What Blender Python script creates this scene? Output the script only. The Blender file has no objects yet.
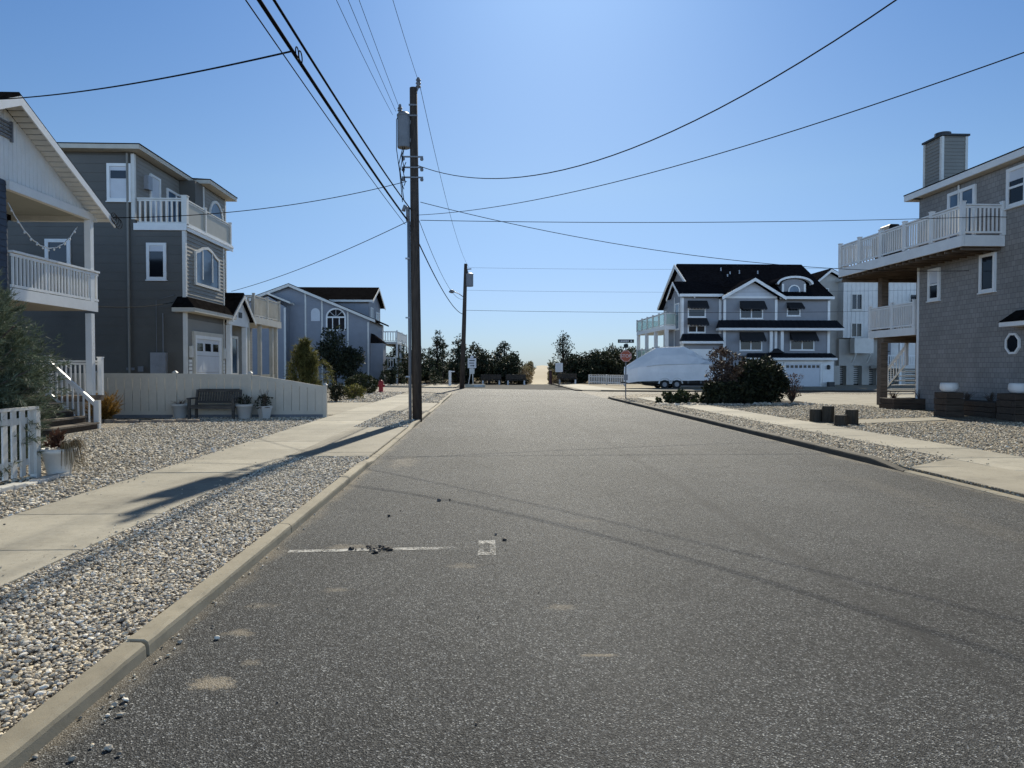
import bpy, bmesh, math, random
import numpy as np
from mathutils import Vector, Matrix, Euler
R = math.radians
random.seed(7)
scene = bpy.context.scene
COL = scene.collection
LOC = {}

# ------------------------------------------------------------------ helpers
def props(o, label=None, cat=None, group=None, kind=None):
    if label: o['label'] = label
    if cat: o['category'] = cat
    if group: o['group'] = group
    if kind: o['kind'] = kind
    return o

def thing(name, label, cat, loc=(0, 0, 0), group=None, rz=0.0):
    o = bpy.data.objects.new(name, None); COL.objects.link(o)
    o.empty_display_size = .2
    o.location = loc; o.rotation_euler = (0, 0, rz)
    LOC[o] = Vector(loc)
    return props(o, label, cat, group)

class Plane:
    def __init__(s, O, U, N):
        s.O = Vector(O); s.U = Vector(U); s.N = Vector(N); s.V = Vector((0, 0, 1))
    def p(s, u, v, n=0.0):
        return s.O + s.U * u + s.V * v + s.N * n

def south(y, x=0): return Plane((x, y, 0), (1, 0, 0), (0, -1, 0))      # a wall facing the camera
def east(x, y=0): return Plane((x, y, 0), (0, 1, 0), (1, 0, 0))        # facing +X
def west(x, y=0): return Plane((x, y, 0), (0, 1, 0), (-1, 0, 0))       # facing -X

class MB:
    def __init__(s): s.v = []; s.f = []
    def add(s, vs, fs):
        b = len(s.v); s.v += [tuple(q) for q in vs]; s.f += [tuple(i + b for i in f) for f in fs]
    def hexa(s, p):   # 4 bottom (loop) + 4 top (loop)
        s.add(p, [(3, 2, 1, 0), (4, 5, 6, 7), (0, 1, 5, 4), (1, 2, 6, 5), (2, 3, 7, 6), (3, 0, 4, 7)])
    def box(s, x0, x1, y0, y1, z0, z1):
        s.hexa([(x0, y0, z0), (x1, y0, z0), (x1, y1, z0), (x0, y1, z0), (x0, y0, z1), (x1, y0, z1), (x1, y1, z1), (x0, y1, z1)])
    def pb(s, pl, u0, u1, v0, v1, n0, n1):
        s.hexa([pl.p(u0, v0, n0), pl.p(u1, v0, n0), pl.p(u1, v0, n1), pl.p(u0, v0, n1), pl.p(u0, v1, n0), pl.p(u1, v1, n0), pl.p(u1, v1, n1), pl.p(u0, v1, n1)])
    def poly(s, pl, pts, n0, n1):
        k = len(pts)
        vs = [pl.p(u, v, n0) for u, v in pts] + [pl.p(u, v, n1) for u, v in pts]
        s.add(vs, [tuple(range(k))[::-1], tuple(range(k, 2 * k))] + [(i, (i + 1) % k, k + (i + 1) % k, k + i) for i in range(k)])
    def prism(s, pts, z0, z1):      # plan outline
        k = len(pts)
        vs = [(x, y, z0) for x, y in pts] + [(x, y, z1) for x, y in pts]
        s.add(vs, [tuple(range(k))[::-1], tuple(range(k, 2 * k))] + [(i, (i + 1) % k, k + (i + 1) % k, k + i) for i in range(k)])
    def ring(s, pl, outer, inner, n0, n1, closed=True):
        k = len(outer)
        for i in range(k if closed else k - 1):
            j = (i + 1) % k
            a, b, c, d = outer[i], outer[j], inner[j], inner[i]
            s.hexa([pl.p(*a, n0), pl.p(*b, n0), pl.p(*c, n0), pl.p(*d, n0), pl.p(*a, n1), pl.p(*b, n1), pl.p(*c, n1), pl.p(*d, n1)])
    def slab(s, a, b, c, d, t):     # quad thickened downwards
        q = [Vector(k) for k in (a, b, c, d)]; dn = Vector((0, 0, -t))
        s.hexa([k + dn for k in q] + q)
    def bar(s, a, b, w, h=None):
        h = h or w
        a, b = Vector(a), Vector(b); d = (b - a).normalized()
        up = Vector((0, 0, 1)) if abs(d.z) < .95 else Vector((0, 1, 0))
        r = d.cross(up).normalized(); u = r.cross(d)
        o = [(-w / 2, -h / 2), (w / 2, -h / 2), (w / 2, h / 2), (-w / 2, h / 2)]
        s.hexa([a + r * x + u * y for x, y in o] + [b + r * x + u * y for x, y in o])
    def tube(s, pts, r, n=8, cap=True):
        pts = [Vector(p) for p in pts]; rs = r if isinstance(r, (list, tuple)) else [r] * len(pts)
        b = len(s.v); u = None
        for i, p in enumerate(pts):
            d = (pts[min(i + 1, len(pts) - 1)] - pts[max(i - 1, 0)]).normalized()
            if u is None:
                u = d.cross(Vector((0, 0, 1)) if abs(d.z) < .9 else Vector((1, 0, 0))).normalized()
            u = (u - d * u.dot(d)).normalized(); w = d.cross(u)
            for k in range(n):
                a = 2 * math.pi * k / n
                s.v.append(tuple(p + (u * math.cos(a) + w * math.sin(a)) * rs[i]))
        for i in range(len(pts) - 1):
            for k in range(n):
                s.f.append((b + i * n + k, b + i * n + (k + 1) % n, b + (i + 1) * n + (k + 1) % n, b + (i + 1) * n + k))
        if cap:
            s.f.append(tuple(b + k for k in range(n))[::-1]); e = b + (len(pts) - 1) * n
            s.f.append(tuple(e + k for k in range(n)))
    def lathe(s, c, prof, n=20):
        c = Vector(c); b = len(s.v)
        for r, z in prof:
            for k in range(n):
                a = 2 * math.pi * k / n; s.v.append((c.x + r * math.cos(a), c.y + r * math.sin(a), c.z + z))
        for i in range(len(prof) - 1):
            for k in range(n):
                s.f.append((b + i * n + k, b + i * n + (k + 1) % n, b + (i + 1) * n + (k + 1) % n, b + (i + 1) * n + k))
        s.f.append(tuple(b + k for k in range(n))[::-1]); e = b + (len(prof) - 1) * n
        s.f.append(tuple(e + k for k in range(n)))
    def lap(s, pl, u0, u1, v0, v1, bd=.17, lip=.018, span=None):
        v = v0
        while v < v1 - .01:
            w = min(v + bd, v1)
            a0, a1 = (u0, u1) if not span else span(v + .001)
            c0, c1 = (u0, u1) if not span else span(w - .001)
            s.add([pl.p(a0, v, lip), pl.p(a1, v, lip), pl.p(c1, w, .002), pl.p(c0, w, .002), pl.p(a0, v, 0), pl.p(a1, v, 0)],
                  [(0, 1, 2, 3), (4, 5, 1, 0), (0, 3, 4), (1, 5, 2)])
            v = w
    def build(s, name, m, parent=None, smooth=False, bevel=0, local=False, fix=True):
        off = LOC.get(parent, Vector()) if (parent is not None and not local) else Vector()
        me = bpy.data.meshes.new(name)
        me.from_pydata([(x - off.x, y - off.y, z - off.z) for x, y, z in s.v], [], s.f)
        if fix:
            bm = bmesh.new(); bm.from_mesh(me); bmesh.ops.recalc_face_normals(bm, faces=bm.faces); bm.to_mesh(me); bm.free()
        me.materials.append(m)
        if smooth: me.polygons.foreach_set('use_smooth', [True] * len(me.polygons))
        o = bpy.data.objects.new(name, me); COL.objects.link(o)
        if parent is not None: o.parent = parent
        LOC[o] = LOC.get(parent, Vector())
        if bevel:
            b = o.modifiers.new('edge', 'BEVEL'); b.width = bevel; b.segments = 2; b.limit_method = 'ANGLE'
        return o

def npmesh(name, verts, faces_flat, k, m, parent=None, smooth=False):
    off = LOC.get(parent, Vector()) if parent is not None else Vector()
    verts = np.asarray(verts, np.float32) - np.array(off, np.float32)
    me = bpy.data.meshes.new(name)
    nf = len(faces_flat) // k
    me.vertices.add(len(verts)); me.vertices.foreach_set('co', verts.ravel())
    me.loops.add(len(faces_flat)); me.loops.foreach_set('vertex_index', np.asarray(faces_flat, np.int32))
    me.polygons.add(nf); me.polygons.foreach_set('loop_start', np.arange(nf, dtype=np.int32) * k)
    me.polygons.foreach_set('loop_total', np.full(nf, k, np.int32))
    me.polygons.foreach_set('use_smooth', np.full(nf, smooth))
    me.materials.append(m); me.update(calc_edges=True)
    o = bpy.data.objects.new(name, me); COL.objects.link(o)
    if parent is not None: o.parent = parent
    LOC[o] = LOC.get(parent, Vector())
    return o

def dup(root, loc, rz=None, label=None):
    c = root.copy(); COL.objects.link(c); c.location = loc; LOC[c] = Vector(loc)
    if rz is not None: c.rotation_euler = (0, 0, rz)
    if label: c['label'] = label
    def kids(a, b):
        for ch in list(a.children):
            d = ch.copy(); COL.objects.link(d); d.parent = b; LOC[d] = Vector(loc); kids(ch, d)
    kids(root, c)
    return c

# ------------------------------------------------------------------ materials
class N:
    def __init__(s, name):
        s.m = bpy.data.materials.new(name); s.m.use_nodes = True
        s.t = s.m.node_tree; s.b = s.t.nodes['Principled BSDF']; s.out = s.t.nodes['Material Output']
        s.pos = s.t.nodes.new('ShaderNodeNewGeometry')
    def n(s, ty, **kw):
        q = s.t.nodes.new(ty)
        for k, v in kw.items():
            if k in q.inputs.keys() and not hasattr(q, k):
                pass
            setattr(q, k, v)
        return q
    def link(s, a, b): s.t.links.new(a, b)
    def val(s, sock, x):
        if isinstance(x, (int, float)): sock.default_value = x
        elif isinstance(x, tuple): sock.default_value = x if len(x) == 4 else (*x, 1)
        else: s.link(x, sock)
    def noise(s, scale, detail=3, rough=.6, vec=None, color=False):
        q = s.n('ShaderNodeTexNoise'); q.inputs['Scale'].default_value = scale; q.inputs['Detail'].default_value = detail; q.inputs['Roughness'].default_value = rough
        s.link(vec or s.pos.outputs['Position'], q.inputs['Vector'])
        return q.outputs['Color' if color else 'Fac']
    def voro(s, scale, feature='F1', vec=None):
        q = s.n('ShaderNodeTexVoronoi'); q.feature = feature; q.inputs['Scale'].default_value = scale
        s.link(vec or s.pos.outputs['Position'], q.inputs['Vector']); return q
    def ramp(s, fac, stops, interp='LINEAR'):
        q = s.n('ShaderNodeValToRGB'); cr = q.color_ramp; cr.interpolation = interp
        while len(cr.elements) < len(stops): cr.elements.new(.5)
        for e, (p, c) in zip(cr.elements, stops):
            e.position = p; e.color = (c, c, c, 1) if isinstance(c, (int, float)) else (*c, 1)
        s.link(fac, q.inputs['Fac']); return q.outputs['Color']
    def mix(s, fac, a, b, mode='MIX'):
        q = s.n('ShaderNodeMix'); q.data_type = 'RGBA'; q.blend_type = mode
        s.val(q.inputs[0], fac); s.val(q.inputs[6], a); s.val(q.inputs[7], b); return q.outputs[2]
    def math(s, op, a, b=0.0, c=None):
        q = s.n('ShaderNodeMath'); q.operation = op; s.val(q.inputs[0], a); s.val(q.inputs[1], b)
        if c is not None: s.val(q.inputs[2], c)
        return q.outputs[0]
    def xyz(s):
        q = s.n('ShaderNodeSeparateXYZ'); s.link(s.pos.outputs['Position'], q.inputs[0]); return q.outputs
    def comb(s, x, y, z):
        q = s.n('ShaderNodeCombineXYZ'); s.val(q.inputs[0], x); s.val(q.inputs[1], y); s.val(q.inputs[2], z); return q.outputs[0]
    def bump(s, h, strength=.5, dist=.01):
        q = s.n('ShaderNodeBump'); q.inputs['Strength'].default_value = strength; q.inputs['Distance'].default_value = dist
        s.link(h, q.inputs['Height']); s.link(q.outputs['Normal'], s.b.inputs['Normal'])
    def island(s): return s.pos.outputs['Random Per Island']
    def done(s, col=None, rough=.6, spec=.5, metal=0):
        if col is not None: s.val(s.b.inputs['Base Color'], col)
        s.val(s.b.inputs['Roughness'], rough); s.val(s.b.inputs['Specular IOR Level'], spec); s.b.inputs['Metallic'].default_value = metal
        return s.m

def paint(name, c, rough=.55, amt=.18, scale=2.0, spec=.4, metal=0, fine=25):
    """a painted / plastic surface, gently weathered"""
    q = N(name)
    a = q.noise(scale, 5); b = q.noise(fine, 3)
    f = q.math('ADD', q.math('MULTIPLY', a, .7), q.math('MULTIPLY', b, .3))
    lo = tuple(x * (1 - amt * 1.5) for x in c); hi = tuple(min(1, x * (1 + amt)) for x in c)
    col = q.ramp(f, [(.3, lo), (.7, hi)])
    rr = q.math('ADD', q.math('MULTIPLY', b, .2), rough - .1)
    q.bump(b, .08, .004)
    return q.done(col, rr, spec, metal)

M = {}
M['white'] = paint('white_vinyl', (.72, .72, .70), .45, .07)
M['white_dull'] = paint('white_trim', (.62, .61, .57), .55, .10)
M['cream'] = paint('cream_trim', (.50, .47, .40), .55, .10)
M['fence'] = paint('tan_vinyl', (.53, .49, .41), .5, .08)
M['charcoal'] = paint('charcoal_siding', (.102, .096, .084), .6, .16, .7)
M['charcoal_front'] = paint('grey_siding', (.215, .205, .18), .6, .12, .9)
M['navy'] = paint('navy_siding', (.032, .042, .065), .55, .12)
M['bluegrey'] = paint('blue_grey_siding', (.22, .235, .265), .6, .07)
M['dovegrey'] = paint('dove_grey_siding', (.235, .24, .255), .6, .07)
M['beige'] = paint('beige_siding', (.42, .40, .36), .6, .08)
M['offwhite'] = paint('off_white_siding', (.62, .62, .60), .6, .08)
M['darkmetal'] = paint('dark_metal_roof', (.014, .015, .019), .6, .15, spec=.15)
M['awning'] = paint('black_awning_canvas', (.018, .019, .022), .8, .2)
M['black'] = paint('black_paint', (.015, .015, .016), .45, .2)
M['cable'] = paint('black_cable', (.008, .008, .009), .9, .2, spec=.05)
M['greymetal'] = paint('grey_galvanised', (.30, .31, .33), .45, .15, metal=.3)
M['tank'] = paint('transformer_grey', (.16, .17, .185), .5, .2)
M['red'] = paint('red_hydrant_paint', (.36, .025, .03), .5, .2)
M['stopred'] = paint('stop_sign_red', (.42, .095, .045), .5, .08)
M['signwhite'] = paint('sign_white', (.66, .66, .66), .5, .06)
M['signtext'] = paint('sign_black', (.03, .03, .03), .5, .1)
M['blade'] = paint('street_blade_dark', (.02, .035, .03), .5, .1)
M['rubber'] = paint('tyre_rubber', (.018, .018, .018), .8, .2)
def wrap():
    q = N('boat_shrink_wrap'); x, y, z = q.xyz(); st = q.comb(q.math('MULTIPLY', x, 1.0), q.math('MULTIPLY', y, 3.0), q.math('MULTIPLY', z, 2.2))
    f = q.noise(1.6, 5, .65, st); dirt = q.noise(.8, 5)
    q.bump(f, .35, .10); return q.done(q.ramp(dirt, [(.3, (.74, .75, .76)), (.6, (.88, .88, .88))]), .38, .4)
M['wrap'] = wrap()
M['terra'] = paint('stone_white_planter', (.52, .51, .48), .7, .12)
M['soil'] = paint('potting_soil', (.05, .035, .025), .9, .3, 20)
M['garage'] = paint('garage_door_white', (.55, .57, .60), .5, .05)
M['porch_ceiling'] = paint('porch_ceiling_paint', (.33, .34, .32), .6, .1)
M['blind'] = paint('white_blind', (.55, .57, .60), .6, .06)
M['flagblue'] = paint('pale_window', (.30, .38, .48), .3, .1)

def wood(name, c, rough=.75, axis='z', scale=9):
    q = N(name); x, y, z = q.xyz()
    st = {'z': q.comb(q.math('MULTIPLY', x, 8), q.math('MULTIPLY', y, 8), q.math('MULTIPLY', z, .7)),
          'x': q.comb(q.math('MULTIPLY', x, .7), q.math('MULTIPLY', y, 8), q.math('MULTIPLY', z, 8))}[axis]
    g = q.noise(scale / 3, 5, .65, st); w = q.noise(1.5, 3)
    col = q.ramp(q.math('ADD', q.math('MULTIPLY', g, .75), q.math('MULTIPLY', w, .25)), [(.33, tuple(k * .5 for k in c)), (.5, c), (.68, tuple(k * 1.6 for k in c))])
    q.bump(g, .5, .01); return q.done(col, rough, .25)
M['pole'] = wood('weathered_pole_wood', (.060, .046, .036))
M['tie'] = wood('railroad_tie_wood', (.062, .046, .034), axis='x')
M['pilewood'] = wood('old_piling_wood', (.045, .038, .028))
M['benchwood'] = wood('grey_bench_wood', (.075, .072, .066), axis='x')
M['deckwood'] = wood('brown_deck_wood', (.13, .10, .075), axis='x')
M['stepwood'] = wood('worn_step_wood', (.17, .145, .12), axis='x')
M['bark'] = wood('tree_bark', (.075, .058, .045))

def shingle_roof(name, c):
    q = N(name); x, y, z = q.xyz()
    v = q.voro(7.0); a = q.noise(.8, 4)
    row = q.math('FRACT', q.math('MULTIPLY', z, 9.0))
    f = q.math('ADD', q.math('MULTIPLY', q.ramp(v.outputs['Color'], [(0, 0.0), (1, 1.0)]), .5), q.math('MULTIPLY', a, .5))
    col = q.ramp(f, [(.25, tuple(k * .6 for k in c)), (.75, tuple(k * 1.4 for k in c))])
    q.bump(row, .25, .012); return q.done(col, 1.0, .0)
M['roof_brown'] = shingle_roof('brown_black_shingles', (.0125, .0112, .0108))
M['roof_black'] = shingle_roof('black_shingles', (.009, .0095, .012))

def wall_shingles():
    q = N('cedar_wall_shingles'); x, y, z = q.xyz()
    vec = q.comb(q.math('ADD', x, y), z, 0.0)
    br = q.n('ShaderNodeTexBrick'); q.link(vec, br.inputs['Vector'])
    br.inputs['Scale'].default_value = 1.0; br.inputs['Brick Width'].default_value = .19; br.inputs['Row Height'].default_value = .17
    br.inputs['Mortar Size'].default_value = .006; br.inputs['Mortar Smooth'].default_value = .3; br.inputs['Bias'].default_value = 0
    br.inputs['Color1'].default_value = (.225, .213, .20, 1); br.inputs['Color2'].default_value = (.27, .257, .24, 1); br.inputs['Mortar'].default_value = (.11, .105, .10, 1)
    br.squash = 1.0; br.offset = .5; br.offset_frequency = 2
    a = q.noise(.7, 4); b = q.noise(30, 2)
    col = q.mix(.5, br.outputs['Color'], q.ramp(a, [(.3, .7), (.7, 1.15)]), 'MULTIPLY')
    row = q.math('SUBTRACT', 1.0, q.math('FRACT', q.math('MULTIPLY', z, 1 / .17)))
    h = q.math('ADD', q.math('MULTIPLY', row, 1.0), q.math('MULTIPLY', q.math('SUBTRACT', 1.0, br.outputs['Fac']), .5))
    q.bump(q.math('ADD', h, q.math('MULTIPLY', b, .15)), .55, .018)
    return q.done(col, .8, .2)
M['shingle'] = wall_shingles()

def stone_wall():
    q = N('fieldstone_veneer'); v = q.voro(5.5); e = q.voro(5.5, 'DISTANCE_TO_EDGE')
    c = q.ramp(v.outputs['Color'], [(0, (.12, .10, .09)), (.4, (.30, .27, .23)), (.7, (.20, .17, .15)), (1, (.42, .39, .35))])
    col = q.mix(q.ramp(e.outputs['Distance'], [(.0, 1.0), (.05, 0.0)]), c, (.14, .13, .12))
    q.bump(e.outputs['Distance'], .6, .03); return q.done(col, .85, .2)
M['stone'] = stone_wall()

def glass(name, c, rough=.06):
    q = N(name); a = q.noise(1.2, 2); q.bump(a, .05, .01)
    return q.done(q.ramp(q.noise(.6, 2), [(.3, tuple(k * .6 for k in c)), (.7, tuple(k * 1.5 for k in c))]), rough, .25)
M['glass'] = glass('window_glass', (.010, .013, .018))
M['glass_blue'] = glass('window_glass_bluish', (.08, .125, .18))
def clear_glass():
    q = N('deck_glass'); tr = q.n('ShaderNodeBsdfTransparent'); mx = q.n('ShaderNodeMixShader')
    tr.inputs[0].default_value = (.82, .92, .90, 1)
    q.done((.55, .62, .60), .2, .5); mx.inputs[0].default_value = .35
    q.link(tr.outputs[0], mx.inputs[1]); q.link(q.b.outputs[0], mx.inputs[2]); q.link(mx.outputs[0], q.out.inputs[0]); return q.m
M['deckglass'] = clear_glass()
M['frosted'] = paint('tan_privacy_panel', (.36, .33, .26), .4, .06)

def asphalt():
    q = N('asphalt'); x, y, z = q.xyz()
    wv = q.math('MULTIPLY', q.math('SUBTRACT', q.noise(.5, 3), .5), .5)
    sp = q.voro(135.0); sp2 = q.voro(80.0); fine = q.noise(260, 2, .7)
    r1 = q.n('ShaderNodeSeparateColor'); q.link(sp.outputs['Color'], r1.inputs[0])
    r2 = q.n('ShaderNodeSeparateColor'); q.link(sp2.outputs['Color'], r2.inputs[0])
    base = q.ramp(r1.outputs[0], [(0, (.008, .008, .008)), (.40, (.034, .0335, .0315)), (.72, (.080, .078, .073)), (.89, (.21, .208, .195)), (1, (.66, .65, .61))])
    base = q.mix(.30, base, q.ramp(r2.outputs[1], [(0, (.038, .038, .038)), (.6, (.08, .079, .076)), (.93, (.14, .136, .13)), (1, (.32, .31, .30))]))
    base = q.mix(1.0, base, (1.02, 1.06, 1.13), 'MULTIPLY'); big = q.noise(.35, 5, .65)
    col = q.mix(1.0, base, q.ramp(big, [(.3, .50), (.7, .96)]), 'MULTIPLY')
    # wheel tracks: slightly polished, paler bands along the street
    tr = q.math('ADD', q.math('ABSOLUTE', q.math('SUBTRACT', q.math('ABSOLUTE', q.math('SUBTRACT', x, 2.55)), 1.75)), wv)
    col = q.mix(q.ramp(tr, [(.1, .16), (.8, 0.0)]), col, (.16, .157, .15))
    # centre paving seam
    sx = q.math('ABSOLUTE', q.math('SUBTRACT', q.math('ADD', x, q.math('MULTIPLY', q.math('SUBTRACT', q.noise(.25, 2), .5), .35)), 2.72))
    seam = q.math('MULTIPLY', q.ramp(sx, [(.03, .62), (.13, 0.0)]), q.ramp(q.noise(1.1, 4), [(.25, .15), (.6, 1.0)]))
    col = q.mix(seam, col, (.032, .032, .033))
    # transverse dark lines: tar-sealed cracks, the nearest ones painted-in wire shadows
    for yy, w in ((10.1, .012), (12.25, .012), (17.6, .012), (26.5, .02), (34.0, .03)):
        sy = q.math('ABSOLUTE', q.math('SUBTRACT', q.math('ADD', y, q.math('MULTIPLY', q.math('SUBTRACT', q.noise(.6, 4), .5), .5)), yy))
        ck = q.math('MULTIPLY', q.ramp(sy, [(w, .55), (w * 2.6, 0.0)]), q.ramp(q.noise(.45, 2), [(.42, 0.0), (.55, 1.0)]))
        col = q.mix(ck, col, (.03, .03, .03))
    # sand drifted along both kerbs and dry sandy patches
    dk = q.math('MINIMUM', q.math('ADD', x, 1.91), q.math('MULTIPLY', q.math('SUBTRACT', 6.65, x), .8))
    sn = q.math('SUBTRACT', q.math('ADD', dk, q.math('MULTIPLY', q.noise(1.3, 5), .62)), .24)
    col = q.mix(q.math('MULTIPLY', q.ramp(sn, [(.0, .8), (.20, 0.0)]), q.ramp(fine, [(.35, .25), (.6, 1.0)])), col, (.30, .255, .19))
    nz = q.noise(7, 5, .7); nz2 = q.noise(28, 4, .7)
    # old oil drips along the lanes and a few hairline cracks
    od = q.voro(.9); lane = q.ramp(q.math('ABSOLUTE', q.math('SUBTRACT', q.math('ABSOLUTE', q.math('SUBTRACT', x, 2.6)), 1.9)), [(.25, 1.0), (.6, 0.0)])
    col = q.mix(q.math('MULTIPLY', q.ramp(q.math('ADD', od.outputs['Distance'], q.math('MULTIPLY', nz2, .06)), [(.06, .5), (.13, 0.0)]), lane), col, (.03, .03, .031))
    wv2 = q.n('ShaderNodeVectorMath'); wv2.operation = 'ADD'; sc2 = q.n('ShaderNodeVectorMath'); sc2.operation = 'SCALE'; q.link(q.noise(1.1, 5, .7, color=True), sc2.inputs[0]); sc2.inputs[3].default_value = 1.3
    q.link(q.pos.outputs['Position'], wv2.inputs[0]); q.link(sc2.outputs[0], wv2.inputs[1]); ce = q.voro(.22, 'DISTANCE_TO_EDGE', vec=wv2.outputs[0])
    col = q.mix(q.math('MULTIPLY', q.ramp(ce.outputs['Distance'], [(.0, .75), (.006, 0.0)]), q.ramp(q.noise(.3, 2), [(.46, 0.0), (.56, 1.0)])), col, (.022, .022, .022))
    for cx, cy, rx, ry, k in ((-1.42, 3.73, .13, .10, .85), (-1.50, 4.45, .10, .08, .65), (-1.08, 5.3, .13, .06, .45), (-1.30, 4.0, .06, .05, .4),
                              (.66, 4.02, .11, .03, .8), (.55, 4.85, .14, .06, .4), (-.15, 5.9, .16, .10, .35), (-1.25, 6.55, .22, .12, .5), (-1.55, 4.95, .14, .07, .4),
                              (5.2, 6.9, .3, 1.8, .10), (5.5, 9.5, .3, 2.0, .10), (-1.4, 12.5, .3, .9, .35), (1.1, 7.6, .25, .12, .2)):
        d = q.math('SQRT', q.math('ADD', q.math('POWER', q.math('DIVIDE', q.math('SUBTRACT', x, cx), rx), 2.0), q.math('POWER', q.math('DIVIDE', q.math('SUBTRACT', y, cy), ry), 2.0)))
        d = q.math('ADD', d, q.math('ADD', q.math('MULTIPLY', q.math('SUBTRACT', nz, .5), 2.8), q.math('MULTIPLY', q.math('SUBTRACT', nz2, .5), 1.2)))
        col = q.mix(q.math('MULTIPLY', q.ramp(d, [(.35, k), (1.25, 0.0)]), q.ramp(fine, [(.3, .45), (.6, 1.0)])), col, (.38, .325, .245))
    h = q.math('ADD', q.math('MULTIPLY', sp.outputs['Distance'], 1.0), q.math('MULTIPLY', fine, .4))
    q.bump(h, .8, .010)
    return q.done(col, q.ramp(r1.outputs[1], [(0, .6), (1, .9)]), .24)
M['asphalt'] = asphalt()

def concrete(name, c, joint=False):
    q = N(name)
    a = q.noise(.9, 6, .65); b = q.noise(160, 2, .7); d = q.noise(9, 5, .7)
    f = q.math('ADD', q.math('MULTIPLY', a, .55), q.math('ADD', q.math('MULTIPLY', b, .2), q.math('MULTIPLY', d, .25)))
    col = q.ramp(f, [(.32, tuple(k * .66 for k in c)), (.5, c), (.68, tuple(k * 1.22 for k in c))])
    col = q.mix(1.0, col, q.ramp(q.island(), [(0, .84), (1, 1.12)]), 'MULTIPLY')
    st = q.noise(1.7, 6, .7); col = q.mix(q.ramp(st, [(.52, 0.0), (.72, .45)]), col, tuple(k * .42 for k in c)); pt = q.noise(22, 3, .6); col = q.mix(q.ramp(pt, [(.63, 0.0), (.70, .5)]), col, tuple(k * .45 for k in c))
    sp = q.noise(38, 2, .5)
    col = q.mix(q.ramp(sp, [(.66, 0.0), (.74, .35)]), col, (.10, .09, .08))
    q.bump(q.math('ADD', b, q.math('MULTIPLY', d, .6)), .3, .005); return q.done(col, .8, .3)
M['walk'] = concrete('sidewalk_concrete', (.375, .348, .285))
M['kerb'] = concrete('kerb_concrete', (.31, .275, .205))
M['kerb_shaded'] = concrete('shaded_kerb_concrete', (.075, .066, .052))  # darker copy of the kerb concrete; shade on the right-hand kerbs painted in
M['apron'] = concrete('driveway_concrete', (.315, .287, .228))

STONE_STOPS = [(a, tuple(min(.84, k * 1.65) for k in c)) for a, c in [(0, (.10, .095, .09)), (.15, (.20, .19, .175)), (.35, (.33, .31, .28)), (.5, (.26, .25, .24)), (.62, (.42, .385, .33)), (.78, (.50, .46, .385)), (.9, (.60, .58, .54)), (1, (.72, .70, .67))]]
def gravel_mat(name, scale, stops):
    q = N(name); x, y, z = q.xyz()
    wob = q.n('ShaderNodeVectorMath'); wob.operation = 'ADD'
    nn = q.noise(scale * .6, 2, .5, color=True)
    sc = q.n('ShaderNodeVectorMath'); sc.operation = 'SCALE'; q.link(nn, sc.inputs[0]); sc.inputs[3].default_value = .5 / scale
    q.link(q.pos.outputs['Position'], wob.inputs[0]); q.link(sc.outputs[0], wob.inputs[1])
    v = q.voro(scale, vec=wob.outputs[0]); e = q.voro(scale, 'DISTANCE_TO_EDGE', vec=wob.outputs[0])
    s = q.n('ShaderNodeSeparateColor'); q.link(v.outputs['Color'], s.inputs[0])
    col = q.ramp(s.outputs[0], stops)
    col = q.mix(.5, col, q.ramp(q.noise(scale * 4, 3), [(.3, .75), (.7, 1.2)]), 'MULTIPLY')
    col = q.mix(.7, col, q.ramp(q.noise(.5, 4), [(.3, .8), (.7, 1.15)]), 'MULTIPLY')
    col = q.mix(q.ramp(e.outputs['Distance'], [(0, .75), (.10, 0.0)]), col, (.07, .06, .05))
    q.bump(q.math('ADD', q.ramp(e.outputs['Distance'], [(0, 0.0), (.35, 1.0)]), q.math('MULTIPLY', s.outputs[1], .8)), 1.0, .035)
    return q.done(col, .75, .3)
M['gravel'] = gravel_mat('pea_gravel_bed', 24, [(a, (c[0] * .85, c[1] * .80, c[2] * .70)) for a, c in STONE_STOPS])
M['gravel_tan'] = gravel_mat('tan_gravel_bed', 20, [(a, (c[0] * .76, c[1] * .68, c[2] * .54)) for a, c in STONE_STOPS])
def stone_mat(name, tint):
    q = N(name); i = q.island()
    col = q.ramp(i, [(a, tuple(c[k] * tint[k] for k in range(3))) for a, c in STONE_STOPS])
    col = q.mix(.6, col, q.ramp(q.noise(90, 3), [(.3, .7), (.7, 1.25)]), 'MULTIPLY')
    q.bump(q.noise(120, 2), .2, .003); return q.done(col, .7, .35)
M['oldasphalt'] = paint('old_asphalt', (.085, .083, .078), .95, .25, .8, spec=.15, fine=60)
M['pebble'] = stone_mat('loose_pebbles', (.97, .91, .80))
M['pebble_tan'] = stone_mat('loose_tan_pebbles', (.84, .75, .60))
M['clod'] = stone_mat('dark_asphalt_crumbs', (.16, .14, .13))

def ground_mat():
    q = N('sandy_ground'); a = q.noise(.15, 5); b = q.noise(6, 5, .7)
    col = q.ramp(q.math('ADD', q.math('MULTIPLY', a, .6), q.math('MULTIPLY', b, .4)), [(.3, (.26, .225, .17)), (.7, (.42, .375, .29))])
    q.bump(b, .4, .03); return q.done(col, .9, .2)
M['sand'] = ground_mat()
def mulch():
    q = N('dark_mulch'); a = q.voro(26); b = q.noise(3, 4)
    s = q.n('ShaderNodeSeparateColor'); q.link(a.outputs['Color'], s.inputs[0])
    col = q.ramp(s.outputs[0], [(0, (.02, .016, .013)), (.8, (.06, .048, .038)), (1, (.2, .18, .15))])
    q.bump(a.outputs['Distance'], .8, .03); return q.done(col, .9, .2)
M['mulch'] = mulch()

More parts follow.
